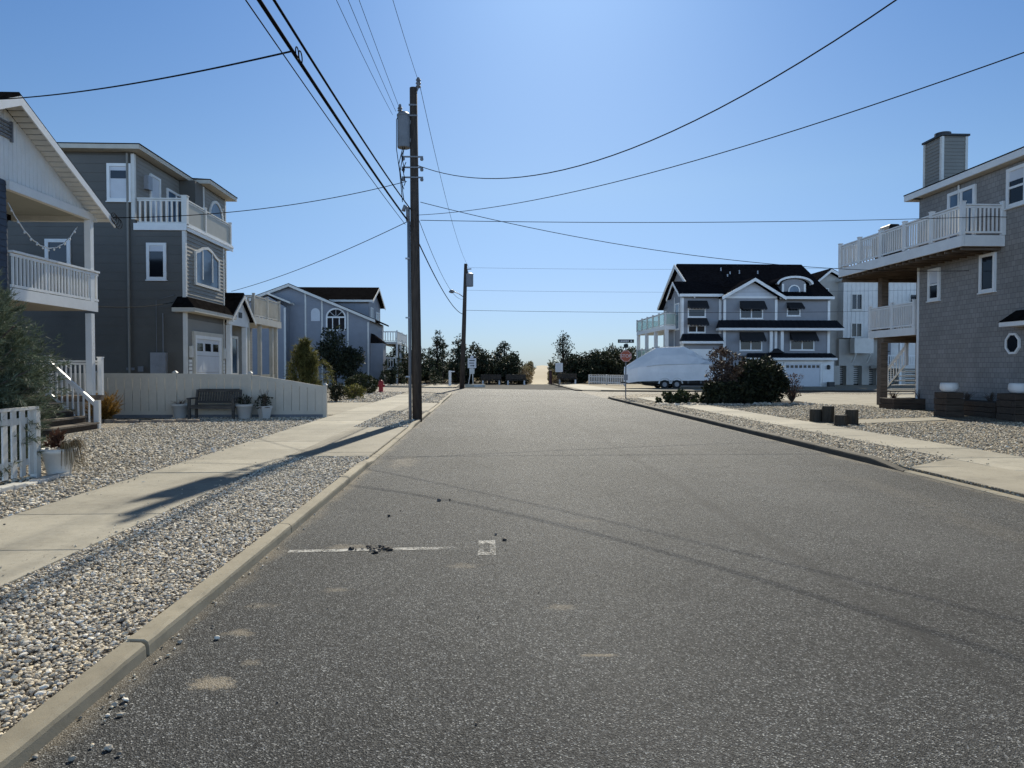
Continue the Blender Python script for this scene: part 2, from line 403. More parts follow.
def foliage(name, lo, mid, hi, trans=.25, rough=.6):
    q = N(name); f = q.math('ADD', q.math('MULTIPLY', q.island(), .6), q.math('MULTIPLY', q.noise(1.1, 3), .5))
    col = q.ramp(f, [(.2, lo), (.55, mid), (.9, hi)])
    q.done(col, rough, .25)
    tl = q.n('ShaderNodeBsdfTranslucent'); q.link(col, tl.inputs[0]); mx = q.n('ShaderNodeMixShader'); mx.inputs[0].default_value = trans
    q.link(q.b.outputs[0], mx.inputs[1]); q.link(tl.outputs[0], mx.inputs[2]); q.link(mx.outputs[0], q.out.inputs[0]); return q.m
M['juniper'] = foliage('juniper_needles', (.04, .055, .036), (.085, .11, .07), (.17, .20, .135), .25)
M['pine'] = foliage('dark_pine_needles', (.014, .023, .015), (.028, .043, .027), (.065, .080, .045), .22)
M['bayberry'] = foliage('dark_bayberry_leaves', (.014, .020, .012), (.030, .038, .021), (.070, .075, .040), .22)
M['cypress'] = foliage('gold_cypress_sprays', (.05, .058, .02), (.13, .132, .042), (.26, .235, .08), .35)
M['yew'] = foliage('clipped_yew_leaves', (.014, .020, .011), (.030, .042, .018), (.095, .110, .045), .2)
M['holly'] = foliage('dark_hedge_leaves', (.010, .014, .009), (.022, .027, .015), (.060, .065, .028), .15)
M['redleaf'] = foliage('reddish_shrub_leaves', (.030, .021, .017), (.065, .047, .038), (.15, .115, .095), .25)
M['orange'] = foliage('dry_orange_grass', (.10, .055, .012), (.22, .12, .025), (.34, .22, .07), .3)
M['straw'] = foliage('dead_straw', (.12, .085, .045), (.25, .19, .11), (.38, .31, .19), .2)
M['brownleaf'] = foliage('dead_brown_leaves', (.035, .016, .012), (.08, .035, .022), (.14, .08, .05), .2)
M['dune_grass'] = foliage('dune_grass_blades', (.10, .085, .04), (.20, .175, .09), (.30, .27, .16), .3)

def worn_paint():
    q = N('worn_white_paint'); tr = q.n('ShaderNodeBsdfTransparent'); mx = q.n('ShaderNodeMixShader')
    q.done((.62, .61, .58), .7, .3)
    f = q.math('ADD', q.math('MULTIPLY', q.noise(60, 3, .7), .6), q.math('MULTIPLY', q.noise(3.0, 3), .4))
    q.link(q.ramp(f, [(.45, 0.0), (.60, .8)]), mx.inputs[0])
    q.link(tr.outputs[0], mx.inputs[1]); q.link(q.b.outputs[0], mx.inputs[2]); q.link(mx.outputs[0], q.out.inputs[0]); return q.m
M['marking'] = worn_paint()

# ------------------------------------------------------------------ foliage generators
def leaf_cloud(name, clumps, n, size, m, parent, seed=1, aspect=2.0, shell=.5, up=0.0, flat=1.0):
    """n leaf faces spread through clumps [(cx,cy,cz,r)]; each leaf one small quad"""
    g = np.random.default_rng(seed); c = np.array(clumps, float)
    w = c[:, 3] ** 2; idx = g.choice(len(c), n, p=w / w.sum())
    d = g.normal(size=(n, 3)); d /= np.linalg.norm(d, axis=1)[:, None]
    rr = c[idx, 3] * (shell + (1 - shell) * g.random(n)) * g.uniform(.8, 1.12, n)
    pos = c[idx, :3] + d * rr[:, None] * np.array([1, 1, flat])
    ax = d * .7 + g.normal(size=(n, 3)) * .6 + np.array([0, 0, up]); ax /= np.linalg.norm(ax, axis=1)[:, None]
    sd = np.cross(ax, g.normal(size=(n, 3))); sd /= np.linalg.norm(sd, axis=1)[:, None] + 1e-9
    L = size * g.uniform(.6, 1.4, n)[:, None]; W = L / aspect
    v = np.stack([pos - sd * W * .5, pos + ax * L * .5 - sd * W * .35, pos + ax * L, pos + ax * L * .45 + sd * W * .6], 1).reshape(-1, 3)
    return npmesh(name, v, np.arange(n * 4), 4, m, parent)

def needle_sprays(name, twigs, n, size, m, parent, seed=1, width=.012, spread=.6):
    """feathery blades growing along twigs [(p0,p1,r)]"""
    g = np.random.default_rng(seed)
    p0 = np.array([t[0] for t in twigs], float); p1 = np.array([t[1] for t in twigs], float); r = np.array([t[2] for t in twigs], float)
    idx = g.integers(0, len(twigs), n); t = g.random(n)[:, None]
    d = p1[idx] - p0[idx]; d /= np.linalg.norm(d, axis=1)[:, None]
    pos = p0[idx] + (p1[idx] - p0[idx]) * t + g.normal(size=(n, 3)) * r[idx][:, None] * (1.15 - t) * .5
    ax = d + g.normal(size=(n, 3)) * spread; ax /= np.linalg.norm(ax, axis=1)[:, None]
    sd = np.cross(ax, g.normal(size=(n, 3))); sd /= np.linalg.norm(sd, axis=1)[:, None] + 1e-9
    L = size * g.uniform(.5, 1.5, n)[:, None]
    v = np.stack([pos - sd * width, pos + ax * L, pos + sd * width], 1).reshape(-1, 3)
    return npmesh(name, v, np.arange(n * 3), 3, m, parent)

def clumps_in(cx, cy, cz, rx, ry, rz, k, r0, r1, seed, surf=.55):
    g = random.Random(seed); out = []
    for _ in range(k):
        while True:
            a, b, c = (g.uniform(-1, 1) for _ in range(3)); l = math.sqrt(a * a + b * b + c * c)
            if .05 < l <= 1: break
        s = (surf + (1 - surf) * g.random()) / l if g.random() < .75 else 1
        out.append((cx + a * s * rx, cy + b * s * ry, cz + c * s * rz, g.uniform(r0, r1)))
    return out

def trunk_mesh(base, h, r, seed, limbs, lean=.08):
    g = random.Random(seed); mb = MB(); b = Vector(base); pts = []; rs = []
    lx, ly = g.uniform(-lean, lean), g.uniform(-lean, lean)
    for i in range(7):
        t = i / 6; pts.append(b + Vector((lx * h * t + g.uniform(-.03, .03) * h * .3, ly * h * t, h * t))); rs.append(r * (1 - .75 * t) + .01)
    mb.tube(pts, rs, 8); 
    for e in limbs:
        e = Vector(e); t = max(.15, min(.9, ((e.z - b.z) / h) * .75)); s = pts[min(6, int(t * 6))]
        mid = (s + e) / 2 + Vector((0, 0, -.05 * h * .3)); mb.tube([s, mid, e], [r * .38, r * .22, .012], 5)
    return mb

def bushy_tree(name, label, cat, base, h, w, seed, m, n=1500, size=.3, k=16, group=None, low=.15):
    b = Vector(base); t = thing(name, label, cat, base, group)
    cl = clumps_in(b.x, b.y, b.z + h * (.5 + low / 2), w / 2 * .85, w / 2 * .85, h * (.5 - low / 2) * .9, k, h * .10, h * .20, seed)
    trunk_mesh(base, h * .7, .03 * h + .03, seed, [c[:3] for c in cl[:9]]).build('trunk', M['bark'], t, smooth=True)
    leaf_cloud('crown', cl, n, size, m, t, seed, 1.6, .35)
    return t

def pine_tree(name, label, cat, base, h, w, seed, n=1300, size=.32, tiers=9, group=None, start=.25):
    g = random.Random(seed); b = Vector(base); t = thing(name, label, cat, base, group); cl = []; tips = []
    for i in range(tiers):
        f = start + (1 - start) * i / (tiers - 1); z = b.z + h * f; rad = w / 2 * (1.05 - f * .85)
        for k in range(5 if i < tiers - 1 else 1):
            a = g.uniform(0, 6.28); q = rad * g.uniform(.45, 1.1) if i < tiers - 1 else 0
            p = (b.x + q * math.cos(a), b.y + q * math.sin(a), z + g.uniform(-.04, .07) * h)
            tips.append(p); cl.append((*p, h * g.uniform(.045, .085)))
            if q > .5: cl.append((b.x + q * .55 * math.cos(a), b.y + q * .55 * math.sin(a), p[2] - .03 * h, h * .05))
    trunk_mesh(base, h * .97, .022 * h + .03, seed, tips, .04).build('trunk', M['bark'], t, smooth=True)
    leaf_cloud('crown', cl, n, size, M['pine'], t, seed, 2.6, .2, .35)
    return t

# ------------------------------------------------------------------ building helpers
def window(parent, pl, u0, u1, v0, v1, fw=.09, cols=1, rows=1, fm='white', gm='glass', name='window', depth=.07, blind=0, grid=None):
    mb = MB()
    mb.pb(pl, u0, u0 + fw, v0, v1, 0, depth); mb.pb(pl, u1 - fw, u1, v0, v1, 0, depth)
    mb.pb(pl, u0 + fw, u1 - fw, v0, v0 + fw, 0, depth); mb.pb(pl, u0 + fw, u1 - fw, v1 - fw, v1, 0, depth)
    s = fw * .45
    for i in range(1, cols):
        c = u0 + (u1 - u0) * i / cols; mb.pb(pl, c - s, c + s, v0 + fw, v1 - fw, .004, depth - .012)
    for i in range(1, rows):
        c = v0 + (v1 - v0) * i / rows; mb.pb(pl, u0 + fw, u1 - fw, c - s * .7, c + s * .7, .006, depth - .022)
    mb.pb(pl, u0 - .03, u1 + .03, v0 - .04, v0 - .002, 0, depth + .03)
    w = mb.build(name, M[fm], parent)
    g = MB(); g.pb(pl, u0 + fw - .004, u1 - fw + .004, v0 + fw - .004, v1 - fw + .004, .012, .03)
    g.build('pane', M[gm], w)
    if blind:
        b = MB(); b.pb(pl, u0 + fw, u1 - fw, v1 - fw - (v1 - v0 - 2 * fw) * blind, v1 - fw, .031, .036); b.build('blind', M['blind'], w)
    return w

def arc_pts(u0, u1, vs, rise, n=14):
    c = (u0 + u1) / 2; r = (u1 - u0) / 2
    return [(c + r * math.cos(math.pi * i / n), vs + rise * math.sin(math.pi * i / n)) for i in range(n + 1)]

def arch_window(parent, pl, u0, u1, v0, vs, rise, fw=.1, fm='white', gm='glass_blue', cols=3, bar=True):
    o = arc_pts(u0, u1, vs, rise); i = arc_pts(u0 + fw, u1 - fw, vs, rise - fw)
    O = [(u0, v0)] + o[::-1] + [(u1, v0)]; I = [(u0 + fw, v0 + fw)] + i[::-1] + [(u1 - fw, v0 + fw)]
    mb = MB(); mb.ring(pl, O, I, 0, .07)
    if bar and vs > v0 + .2:
        mb.pb(pl, u0 + fw, u1 - fw, vs - fw / 2, vs + fw / 2, .004, .055)
        for k in range(1, cols):
            c = u0 + (u1 - u0) * k / cols; mb.pb(pl, c - fw * .3, c + fw * .3, v0 + fw, vs - fw / 2, .004, .055)
        c = (u0 + u1) / 2
        for a in (45, 90, 135):
            q = R(a); p0 = pl.p(c, vs, .03); p1 = pl.p(c + (u1 - u0) / 2 * .9 * math.cos(q), vs + rise * .9 * math.sin(q), .03); mb.bar(p0, p1, .03, .03)
    w = mb.build('window', M[fm], parent)
    g = MB(); g.poly(pl, I, .012, .03); g.build('pane', M[gm], w)
    return w

def railing(parent, a, b, z0, z1, mat='white', gap=.115, bal=.035, posts=(0, 1), dz=0.0, cap=.09, name='railing', pw=.11, ph=.06, panel=None):
    """a guard rail between plan points a and b; dz = rise from a to b"""
    a, b = Vector((*a, 0)), Vector((*b, 0)); L = (b - a).length; d = (b - a).normalized(); mb = MB()
    def at(t, z): return a + d * (t * L) + Vector((0, 0, z + dz * t))
    mb.bar(at(0, z1 - .03), at(1, z1 - .03), cap, .05); mb.bar(at(0, z0 + .09), at(1, z0 + .09), .05, .06); mb.bar(at(0, z1 - .10), at(1, z1 - .10), .04, .06)
    if panel is None:
        n = max(2, int(L / gap))
        for i in range(n):
            t = (i + .5) / n; mb.bar(at(t, z0 + .121), at(t, z1 - .131), bal, bal)
    r = mb.build(name, M[mat], parent)
    if panel:
        p = MB(); q = d.cross(Vector((0, 0, 1))) * .008
        p.hexa([at(.01, z0 + .12) - q, at(.99, z0 + .12) - q, at(.99, z0 + .12) + q, at(.01, z0 + .12) + q, at(.01, z1 - .131) - q, at(.99, z1 - .131) - q, at(.99, z1 - .131) + q, at(.01, z1 - .131) + q])
        p.build('glass_panel', M[panel], r)
    for t in posts:
        p = MB(); c = at(t, 0); zb = z0 + dz * t; zt = z1 + dz * t + ph
        p.box(c.x - pw / 2, c.x + pw / 2, c.y - pw / 2, c.y + pw / 2, zb, zt); p.box(c.x - pw * .62, c.x + pw * .62, c.y - pw * .62, c.y + pw * .62, zt + .001, zt + .03)
        p.build('post', M[mat], r)
    return r

def awning(parent, pl, u0, u1, vt, drop=.75, out=.75):
    mb = MB(); k = max(3, int((u1 - u0) / .25))
    mb.hexa([pl.p(u0, vt - drop, .08), pl.p(u1, vt - drop, .08), pl.p(u1, vt - drop, out), pl.p(u0, vt - drop, out), pl.p(u0, vt, .08), pl.p(u1, vt, .08), pl.p(u1, vt - .03, .12), pl.p(u0, vt - .03, .12)])
    for i in range(k):
        a = u0 + (u1 - u0) * i / k; b = u0 + (u1 - u0) * (i + 1) / k
        mb.poly(pl, [(a, vt - drop), (b, vt - drop), (b - .02, vt - drop - .10), ((a + b) / 2, vt - drop - .14), (a + .02, vt - drop - .10)], out - .01, out + .005)
    return mb.build('awning', M['awning'], parent)

def gable_poly(u0, u1, v0, ve, up, vp): return [(u0, v0), (u1, v0), (u1, ve), (up, vp), (u0, ve)]

def garage_door(parent, pl, u0, u1, v0, v1, mat='garage', lights=4):
    mb = MB(); mb.pb(pl, u0 - .14, u0, v0, v1 + .14, 0, .08); mb.pb(pl, u1, u1 + .14, v0, v1 + .14, 0, .08); mb.pb(pl, u0, u1, v1, v1 + .14, 0, .08)
    fr = mb.build('garage_frame', M['white'], parent)
    d = MB(); n = 4; h = (v1 - v0) / n
    for i in range(n):
        d.pb(pl, u0, u1, v0 + i * h + .008, v0 + (i + 1) * h - .008, .004, .022)
        if i < n - 1:
            k = 4
            for j in range(k): d.pb(pl, u0 + (u1 - u0) * (j + .12) / k, u0 + (u1 - u0) * (j + .88) / k, v0 + i * h + .1, v0 + (i + 1) * h - .1, .0222, .032)
    d.pb(pl, u0, u1, v0, v1, .0, .003)
    o = d.build('garage_door', M[mat], parent)
    g = MB()
    for j in range(lights):
        c0 = u0 + (u1 - u0) * (j + .15) / lights; c1 = u0 + (u1 - u0) * (j + .85) / lights
        g.pb(pl, c0, c1, v1 - h * .72, v1 - h * .25, .0222, .03)
    g.build('glazing', M['glass'], o)
    return o

def wall_lamp(parent, pl, u, v, s=.12):
    mb = MB(); mb.pb(pl, u - s * .5, u + s * .5, v - s * .3, v + s, .0, .05); c = pl.p(u, v, .12)
    mb.lathe(c, [(s * .3, -s), (s * .75, -s * .6), (s * .75, s * .5), (s * .2, s)], 8); return mb.build('wall_lamp', M['black'], parent)

def boxes(name, m, parent, *bs):
    for q in bs:
        k = MB(); k.box(*q); k.build(name, M[m], parent)

# ------------------------------------------------------------------ setting: ground, street, walks
def flat(name, pts, z, m, kind='structure'):
    mb = MB(); mb.add([(x, y, z) for x, y in pts], [tuple(range(len(pts)))])
    o = mb.build(name, M[m]); 
    if o.data.polygons[0].normal.z < 0: o.data.flip_normals()
    return props(o, kind=kind)
KL, KR = -1.91, 6.65
flat('ground', [(-900, -400), (900, -400), (900, 1600), (-900, 1600)], -.03, 'sand')
def grid_sheet(name, x0, x1, y0, y1, z, m, nx, ny):
    mb = MB(); 
    for j in range(ny + 1):
        for i in range(nx + 1): mb.v.append((x0 + (x1 - x0) * i / nx, y0 + (y1 - y0) * j / ny, z))
    for j in range(ny):
        for i in range(nx): a = j * (nx + 1) + i; mb.f.append((a, a + 1, a + nx + 2, a + nx + 1))
    return props(mb.build(name, M[m], fix=False), kind='structure')
flat('street', [(KL - .05, -40), (KR + .05, -40), (KR + .05, 46), (6.75, 72), (-2.3, 72), (KL - .05, 46)], .035, 'asphalt')
flat('cross_street', [(-90, 56), (-12, 49.2), (-6.5, 47.9), (-3.2, 46.2), (-2.0, 44.0), (6.68, 38.2), (7.6, 41.2), (9.5, 43.3), (14, 43.6), (90, 41.5),
                      (90, 46.5), (12, 48.2), (8.0, 49.4), (6.7, 51.5), (6.7, 53), (-2.2, 58), (-4.5, 58.8), (-10, 62), (-90, 78)], .039, 'asphalt')
flat('street', [(-2.2, 57.8), (6.66, 52.2), (6.72, 71.6), (-2.25, 71.6)], .043, 'oldasphalt')

def kerb(name, pts, hfun=lambda s: .13, w=.13, joint=3.05, side=1, first=None, m='kerb', wide=None):
    """kerb stones along a polyline; side=+1: the stone lies to the left of travel"""
    P = [Vector((*p, 0)) for p in pts]; seg = []; 
    L = [0]
    for a, b in zip(P, P[1:]): L.append(L[-1] + (b - a).length)
    def at(s):
        for i in range(len(P) - 1):
            if s <= L[i + 1] or i == len(P) - 2:
                d = (P[i + 1] - P[i]).normalized(); return P[i] + d * (s - L[i]), d
    mb = MB(); s = 0.0; g = random.Random(len(pts) * 7 + int(L[-1]))
    cuts = [0.0]; x = first if first else joint
    while x < L[-1] - .3: cuts.append(x); x += joint
    cuts.append(L[-1])
    for c0, c1 in zip(cuts, cuts[1:]):
        k = max(1, int((c1 - c0) / .12)) if P[0].y < 45 and abs(P[0].x) < 7 else max(1, int((c1 - c0) / .5)); b0 = len(mb.v); tilt = g.uniform(-.006, .006); gp = .006 if not wide or min(abs(c0 - wide), abs(c1 - wide)) > .1 else .019
        for i in range(k + 1):
            q = c0 + gp + (c1 - c0 - 2 * gp) * i / k; p, d = at(q); n = Vector((-d.y, d.x, 0)) * side; h = hfun(q) + tilt
            for o, z in ((0, -.06), (.008, h - .035 + g.uniform(-.003, .003)), (.014, h - .014 + g.uniform(-.004, .002)), (.034, h + g.uniform(-.002, .002)), (w, h + .004), (w, -.06)): mb.v.append(tuple(p + n * o + Vector((0, 0, z))))
        for i in range(k):
            for j in range(5): a = b0 + i * 6 + j; mb.f.append((a, a + 1, a + 7, a + 6))
        mb.f.append(tuple(b0 + j for j in range(6))); e = b0 + k * 6; mb.f.append(tuple(e + j for j in range(6))[::-1])
    return props(mb.build(name, M[m]), kind='structure')
def hl(s):   # left kerb, y = s-40
    y = s - 40
    for a, b in ((12.6, 19.2), (26.2, 32.4)):
        if a - .8 < y < b + .8: return .13 - .055 * min(1, min(y - a + .8, b + .8 - y) / .8)
    return .13
kerb('kerb', [(KL, -40), (KL, 42), (-1.95, 44.2)], hl, side=1, first=44.1 - 3.05 * 14, wide=44.1)
kerb('kerb', [(-2.0, 44.4), (-2.5, 45.6), (-3.4, 46.7), (-6.6, 48.0), (-12, 49.3), (-70, 54.4)], lambda s: .05 if s < 2 else .1, side=1)
def hr(s):
    y = s + 0
    return .15 if y > 11.9 else max(.06, .15 - (11.9 - y) * .11)
kerb('kerb', [(KR, 11.0), (KR, 36.6), (6.72, 38.0)], lambda s: hr(s + 11), side=-1, m='kerb_shaded')
kerb('kerb', [(KR, 0), (KR, 10.98)], hr, side=-1)
kerb('kerb', [(KR, -40), (KR, -.02)], lambda s: .06, side=-1)
kerb('kerb', [(70, 47.0), (12, 48.3), (8.2, 49.4)], side=-1, m='kerb_shaded')
kerb('kerb', [(6.9, 50.2), (6.6, 51.2), (6.75, 60), (6.9, 70.5)], side=-1, m='kerb_shaded')
kerb('kerb', [(-70, 73), (-10, 62.1), (-4.5, 58.9), (-2.6, 58.0), (-2.25, 59.2), (-2.3, 71)], side=1)

# raised yards: one gravel sheet either side, with real thickness at the street edge
def yard(name, pts, z, m):
    mb = MB(); mb.prism(pts, -.06, z); return props(mb.build(name, M[m]), kind='structure')
yard('gravel_ground', [(-80, -40), (KL - .125, -40), (KL - .125, 42), (-2.15, 44.3), (-2.7, 45.4), (-3.5, 46.5), (-6.7, 47.8), (-12, 49.1), (-80, 54.5)], .098, 'gravel')
yard('gravel_ground', [(KR + .125, -40), (80, -40), (80, 41.3), (14, 43.4), (9.6, 43.1), (7.9, 41.1), (6.86, 38.0), (KR + .125, 36.6)], .098, 'gravel_tan')
yard('sandy_verge', [(8.2, 49.6), (12, 48.5), (80, 46.9), (80, 160), (7.05, 160), (7.05, 70.5), (6.9, 60), (6.77, 51.3), (7.0, 50.5)], .095, 'sand')
yard('sandy_verge', [(-2.45, 71), (-2.4, 59.2), (-2.7, 58.2), (-4.6, 59.05), (-10, 62.3), (-80, 75.2), (-80, 160), (-2.45, 160)], .095, 'sand')

def walk(name, x0, x1, ys, z=.118, m='walk', gap=.012):
    mb = MB(); g = random.Random(int(ys[0] * 10) + int(x0 * 10))
    for a, b in zip(ys, ys[1:]):
        t = g.uniform(-.004, .004); mb.box(x0, x1, a + gap / 2, b - gap / 2, -.02, z + t)
    return props(mb.build(name, M[m], bevel=.008), kind='structure')
walk('sidewalk', -5.02, -3.48, [-12 + 1.52 * i for i in range(37)])
walk('sidewalk', 8.12, 9.5, [-12 + 1.5 * i for i in range(34)])
def ramp_slab(name, x0, x1, y0, y1, z0, z1, m='apron', cuts=2):
    mb = MB()
    for i in range(cuts):
        a = y0 + (y1 - y0) * i / cuts + .006; b = y0 + (y1 - y0) * (i + 1) / cuts - .006
        mb.hexa([(x0, a, -.02), (x1, a, -.02), (x1, b, -.02), (x0, b, -.02), (x0, a, z0), (x1, a, z1), (x1, b, z1), (x0, b, z0)])
    return props(mb.build(name, M[m], bevel=.006), kind='structure')
ramp_slab('driveway_apron', -3.47, KL - .14, 12.75, 19.0, .12, .107, cuts=1)
ramp_slab('driveway_apron', -3.47, KL - .14, 26.2, 32.3, .12, .107)
ramp_slab('driveway', -11.4, -5.03, 24.0, 32.6, .125, .118)
ramp_slab('driveway_apron', KR + .14, 8.11, 4.0, 11.0, .105, .12)
ramp_slab('driveway_apron', KR + .14, 8.11, -3.0, 3.98, .105, .12)
ramp_slab('driveway', 9.51, 16.5, 3.0, 10.6, .118, .13)
mb = MB(); mb.prism([(KR + .14, 11.01), (8.11, 11.01), (8.11, 12.0)], -.02, .112); props(mb.build('driveway_apron', M['apron']), kind='structure')
mb = MB(); mb.prism([(9.52, 19.3), (14.0, 20.9), (14.4, 22.0), (9.52, 20.6)], -.02, .116); props(mb.build('garden_path', M['apron']), kind='structure')
mb = MB(); mb.prism([(10.5, 30.5), (17, 27.5), (30, 30), (30, 41.0), (14, 42.8)], -.02, .104); props(mb.build('driveway', M['apron']), kind='structure')
mb = MB(); mb.prism([(24.5, 48.4), (36, 48.0), (36, 66), (24.5, 59.8)], -.02, .104); props(mb.build('driveway', M['apron']), kind='structure')
mb = MB(); mb.prism([(7.1, 51.4), (9.5, 50.2), (20, 50.2), (20, 52), (10, 52.2), (9.2, 70), (7.2, 70)], -.02, .112); props(mb.build('sidewalk', M['walk']), kind='structure')
mb = MB(); mb.prism([(-3.0, 58.6), (-2.6, 71), (-4.6, 71), (-5.0, 59.8)], -.02, .112); props(mb.build('sidewalk', M['walk']), kind='structure')
mb = MB(); mb.prism([(-10.5, 63.0), (-5.2, 60.0), (-5.0, 66), (-12, 65.8)], -.02, .16); props(mb.build('planting_bed_ground', M['gravel']), kind='structure')
mb = MB(); mb.prism([(9.2, 29.5), (14.6, 28.6), (15, 33.6), (9.8, 35.6), (7.5, 33)], -.02, .112); props(mb.build('planting_bed_ground', M['mulch']), kind='structure')

# dunes and the sand path climbing to the beach
def dune():
    nx, ny = 90, 40; x0, x1, y0, y1 = -90, 90, 72.5, 150; mb = MB()
    for j in range(ny + 1):
        for i in range(nx + 1):
            x = x0 + (x1 - x0) * i / nx; y = y0 + (y1 - y0) * j / ny; t = min(1, (y - y0) / 26); s = t * t * (3 - 2 * t)
            z = (1.35 + .32 * math.sin(x * .21 + y * .13) + .18 * math.sin(x * .55 + 1.3)) * s
            px = 6.2 + .02 * (y - 72)
            if abs(x - px) < 7: z = z * (1 - .0) + 0
            mb.v.append((x, y, -.02 + z))
    for j in range(ny):
        for i in range(nx): a = j * (nx + 1) + i; mb.f.append((a, a + 1, a + nx + 2, a + nx + 1))
    q = N('dune_soil'); f = q.math('ADD', q.math('MULTIPLY', q.noise(.5, 5, .7), .6), q.math('MULTIPLY', q.noise(4, 5, .7), .4))
    m = q.done(q.ramp(f, [(.36, (.06, .05, .03)), (.55, (.16, .13, .08)), (.72, (.33, .28, .19))]), .95, .1)
    return props(mb.build('dune', m, smooth=True, fix=False), kind='structure')
dune()
mb = MB(); 
for j in range(21):
    y = 71 + j * 1.45; t = min(1, max(0, (y - 73) / 24)); s = t * t * (3 - 2 * t); c = 5.5 + .10 * (y - 71); w = 1.0 - .012 * (y - 71) + .12 * math.sin(j * 1.7)
    for k in range(5): mb.v.append((c + (k / 2 - 1) * w, y, .05 + 2.0 * s - .10 * abs(k - 2) * (1 if j > 2 else .2) * .3))
for j in range(20):
    for k in range(4): a = j * 5 + k; mb.f.append((a, a + 1, a + 6, a + 5))
pm = ground_mat(); pm.name = 'pale_beach_sand'
for nd in pm.node_tree.nodes:
    if nd.type == 'VALTORGB':
        nd.color_ramp.elements[0].color = (.50, .44, .33, 1); nd.color_ramp.elements[1].color = (.66, .59, .46, 1)
M['palesand'] = pm
props(mb.build('sand_path', M['palesand'], smooth=True), kind='structure')

# parking mark on the road
mb = MB(); z = .040
mb.add([(-1.75, 6.37, z), (-.09, 6.44, z), (-.09, 6.53, z), (-1.75, 6.46, z)], [(0, 1, 2, 3)])
for x0, x1, y0, y1 in ((-.05, .11, 6.22, 6.32), (-.05, .11, 6.62, 6.74), (-.05, 0.0, 6.32, 6.62), (.06, .11, 6.32, 6.62)): mb.add([(x0, y0, z), (x1, y0, z), (x1, y1, z), (x0, y1, z)], [(0, 1, 2, 3)])
props(mb.build('road_marking', M['marking']), kind='structure')

# loose stones lying on the beds: far too many to count
def icos(sub):
    bm = bmesh.new(); bmesh.ops.create_icosphere(bm, subdivisions=sub, radius=1); v = np.array([k.co[:] for k in bm.verts]); f = np.array([[q.index for q in p.verts] for p in bm.faces]); bm.free(); return v, f
def pebbles(name, pts, sizes, sub, m, seed, kind='stuff'):
    g = np.random.default_rng(seed); V, F = icos(sub); n = len(pts); nv = len(V)
    if not n: return
    sc = sizes[:, None] * np.stack([g.uniform(.8, 1.35, n), g.uniform(.6, 1.0, n), g.uniform(.4, .75, n)], 1)
    lump = 1 + g.uniform(-.24, .24, (n, nv))
    P = V[None] * sc[:, None, :] * lump[:, :, None]
    a = g.uniform(0, 6.28, n); b = g.normal(0, .35, n)
    ca, sa, cb, sb = np.cos(a)[:, None], np.sin(a)[:, None], np.cos(b)[:, None], np.sin(b)[:, None]
    y1 = P[..., 1] * cb - P[..., 2] * sb; z1 = P[..., 1] * sb + P[..., 2] * cb; x2 = P[..., 0] * ca - y1 * sa; y2 = P[..., 0] * sa + y1 * ca
    Q = np.stack([x2, y2, z1], -1) + pts[:, None, :]
    Fa = (F[None] + (np.arange(n) * nv)[:, None, None]).reshape(-1)
    return props(npmesh(name, Q.reshape(-1, 3), Fa, 3, M[m], None, False), kind=kind)
def scatter(x0, x1, y0, y1, n, seed, z, keep=None):
    g = np.random.default_rng(seed); p = np.stack([g.uniform(x0, x1, n), g.uniform(y0, y1, n), np.full(n, z) + g.uniform(-.006, .012, n)], 1)
    return p if keep is None else p[keep(p)]
def S(n, a, b, seed): return np.random.default_rng(seed).gamma(3.0, 1.0, n).clip(.8, 7) / 3.0 * (b - a) * .6 + a
p = scatter(-3.47, KL - .125, 2.2, 6.4, 12500, 1, .103); pebbles('gravel', p, S(len(p), .0085, .0175, 2), 1, 'pebble', 3)
p = scatter(-3.47, KL - .125, 6.4, 12.7, 13000, 4, .103); pebbles('gravel', p, S(len(p), .0105, .020, 5), 1, 'pebble', 6)
p = scatter(-8.6, -5.04, 7.2, 13, 8500, 7, .103); pebbles('gravel', p, S(len(p), .014, .026, 8), 1, 'pebble', 9)
p = scatter(-9.9, -5.04, 13, 23, 10500, 10, .103); pebbles('gravel', p, S(len(p), .018, .032, 11), 1, 'pebble', 12)
p = scatter(-3.46, KL - .14, 19.05, 26.1, 3000, 13, .103); pebbles('gravel', p, S(len(p), .018, .034, 14), 1, 'pebble', 15)
p = scatter(-3.46, KL - .13, 32.4, 43, 2600, 16, .103); pebbles('gravel', p, S(len(p), .024, .045, 17), 1, 'pebble', 18)
p = scatter(KR + .14, 8.1, 11.1, 24, 9000, 19, .103, lambda q: q[:, 1] > 12.0 - (8.1 - q[:, 0]) * .7); pebbles('gravel', p, S(len(p), .016, .030, 20), 1, 'pebble_tan', 21)
p = scatter(KR + .14, 8.1, 24, 37, 4500, 22, .103); pebbles('gravel', p, S(len(p), .022, .04, 23), 1, 'pebble_tan', 24)
p = scatter(9.52, 15.5, 11, 20, 11000, 25, .103, lambda q: (q[:, 1] < 19.4 + (q[:, 0] - 9.5) * .3)); pebbles('gravel', p, S(len(p), .018, .034, 26), 1, 'pebble_tan', 27)
p = scatter(9.52, 16, 21, 30, 7000, 28, .103, lambda q: (q[:, 1] > 20.9 + (q[:, 0] - 9.5) * .3)); pebbles('gravel', p, S(len(p), .02, .038, 29), 1, 'pebble_tan', 30)
p = scatter(-9, -5.05, 33, 46.5, 3500, 31, .105); pebbles('gravel', p, S(len(p), .03, .06, 32), 1, 'pebble', 33)
p = scatter(-13, -5.3, 62.5, 65.8, 1500, 34, .16); pebbles('gravel', p, S(len(p), .05, .12, 35), 1, 'pebble', 36)
p = scatter(7.4, 14.6, 29.5, 31.2, 500, 37, .11); pebbles('gravel', p, S(len(p), .04, .1, 38), 1, 'pebble', 39)
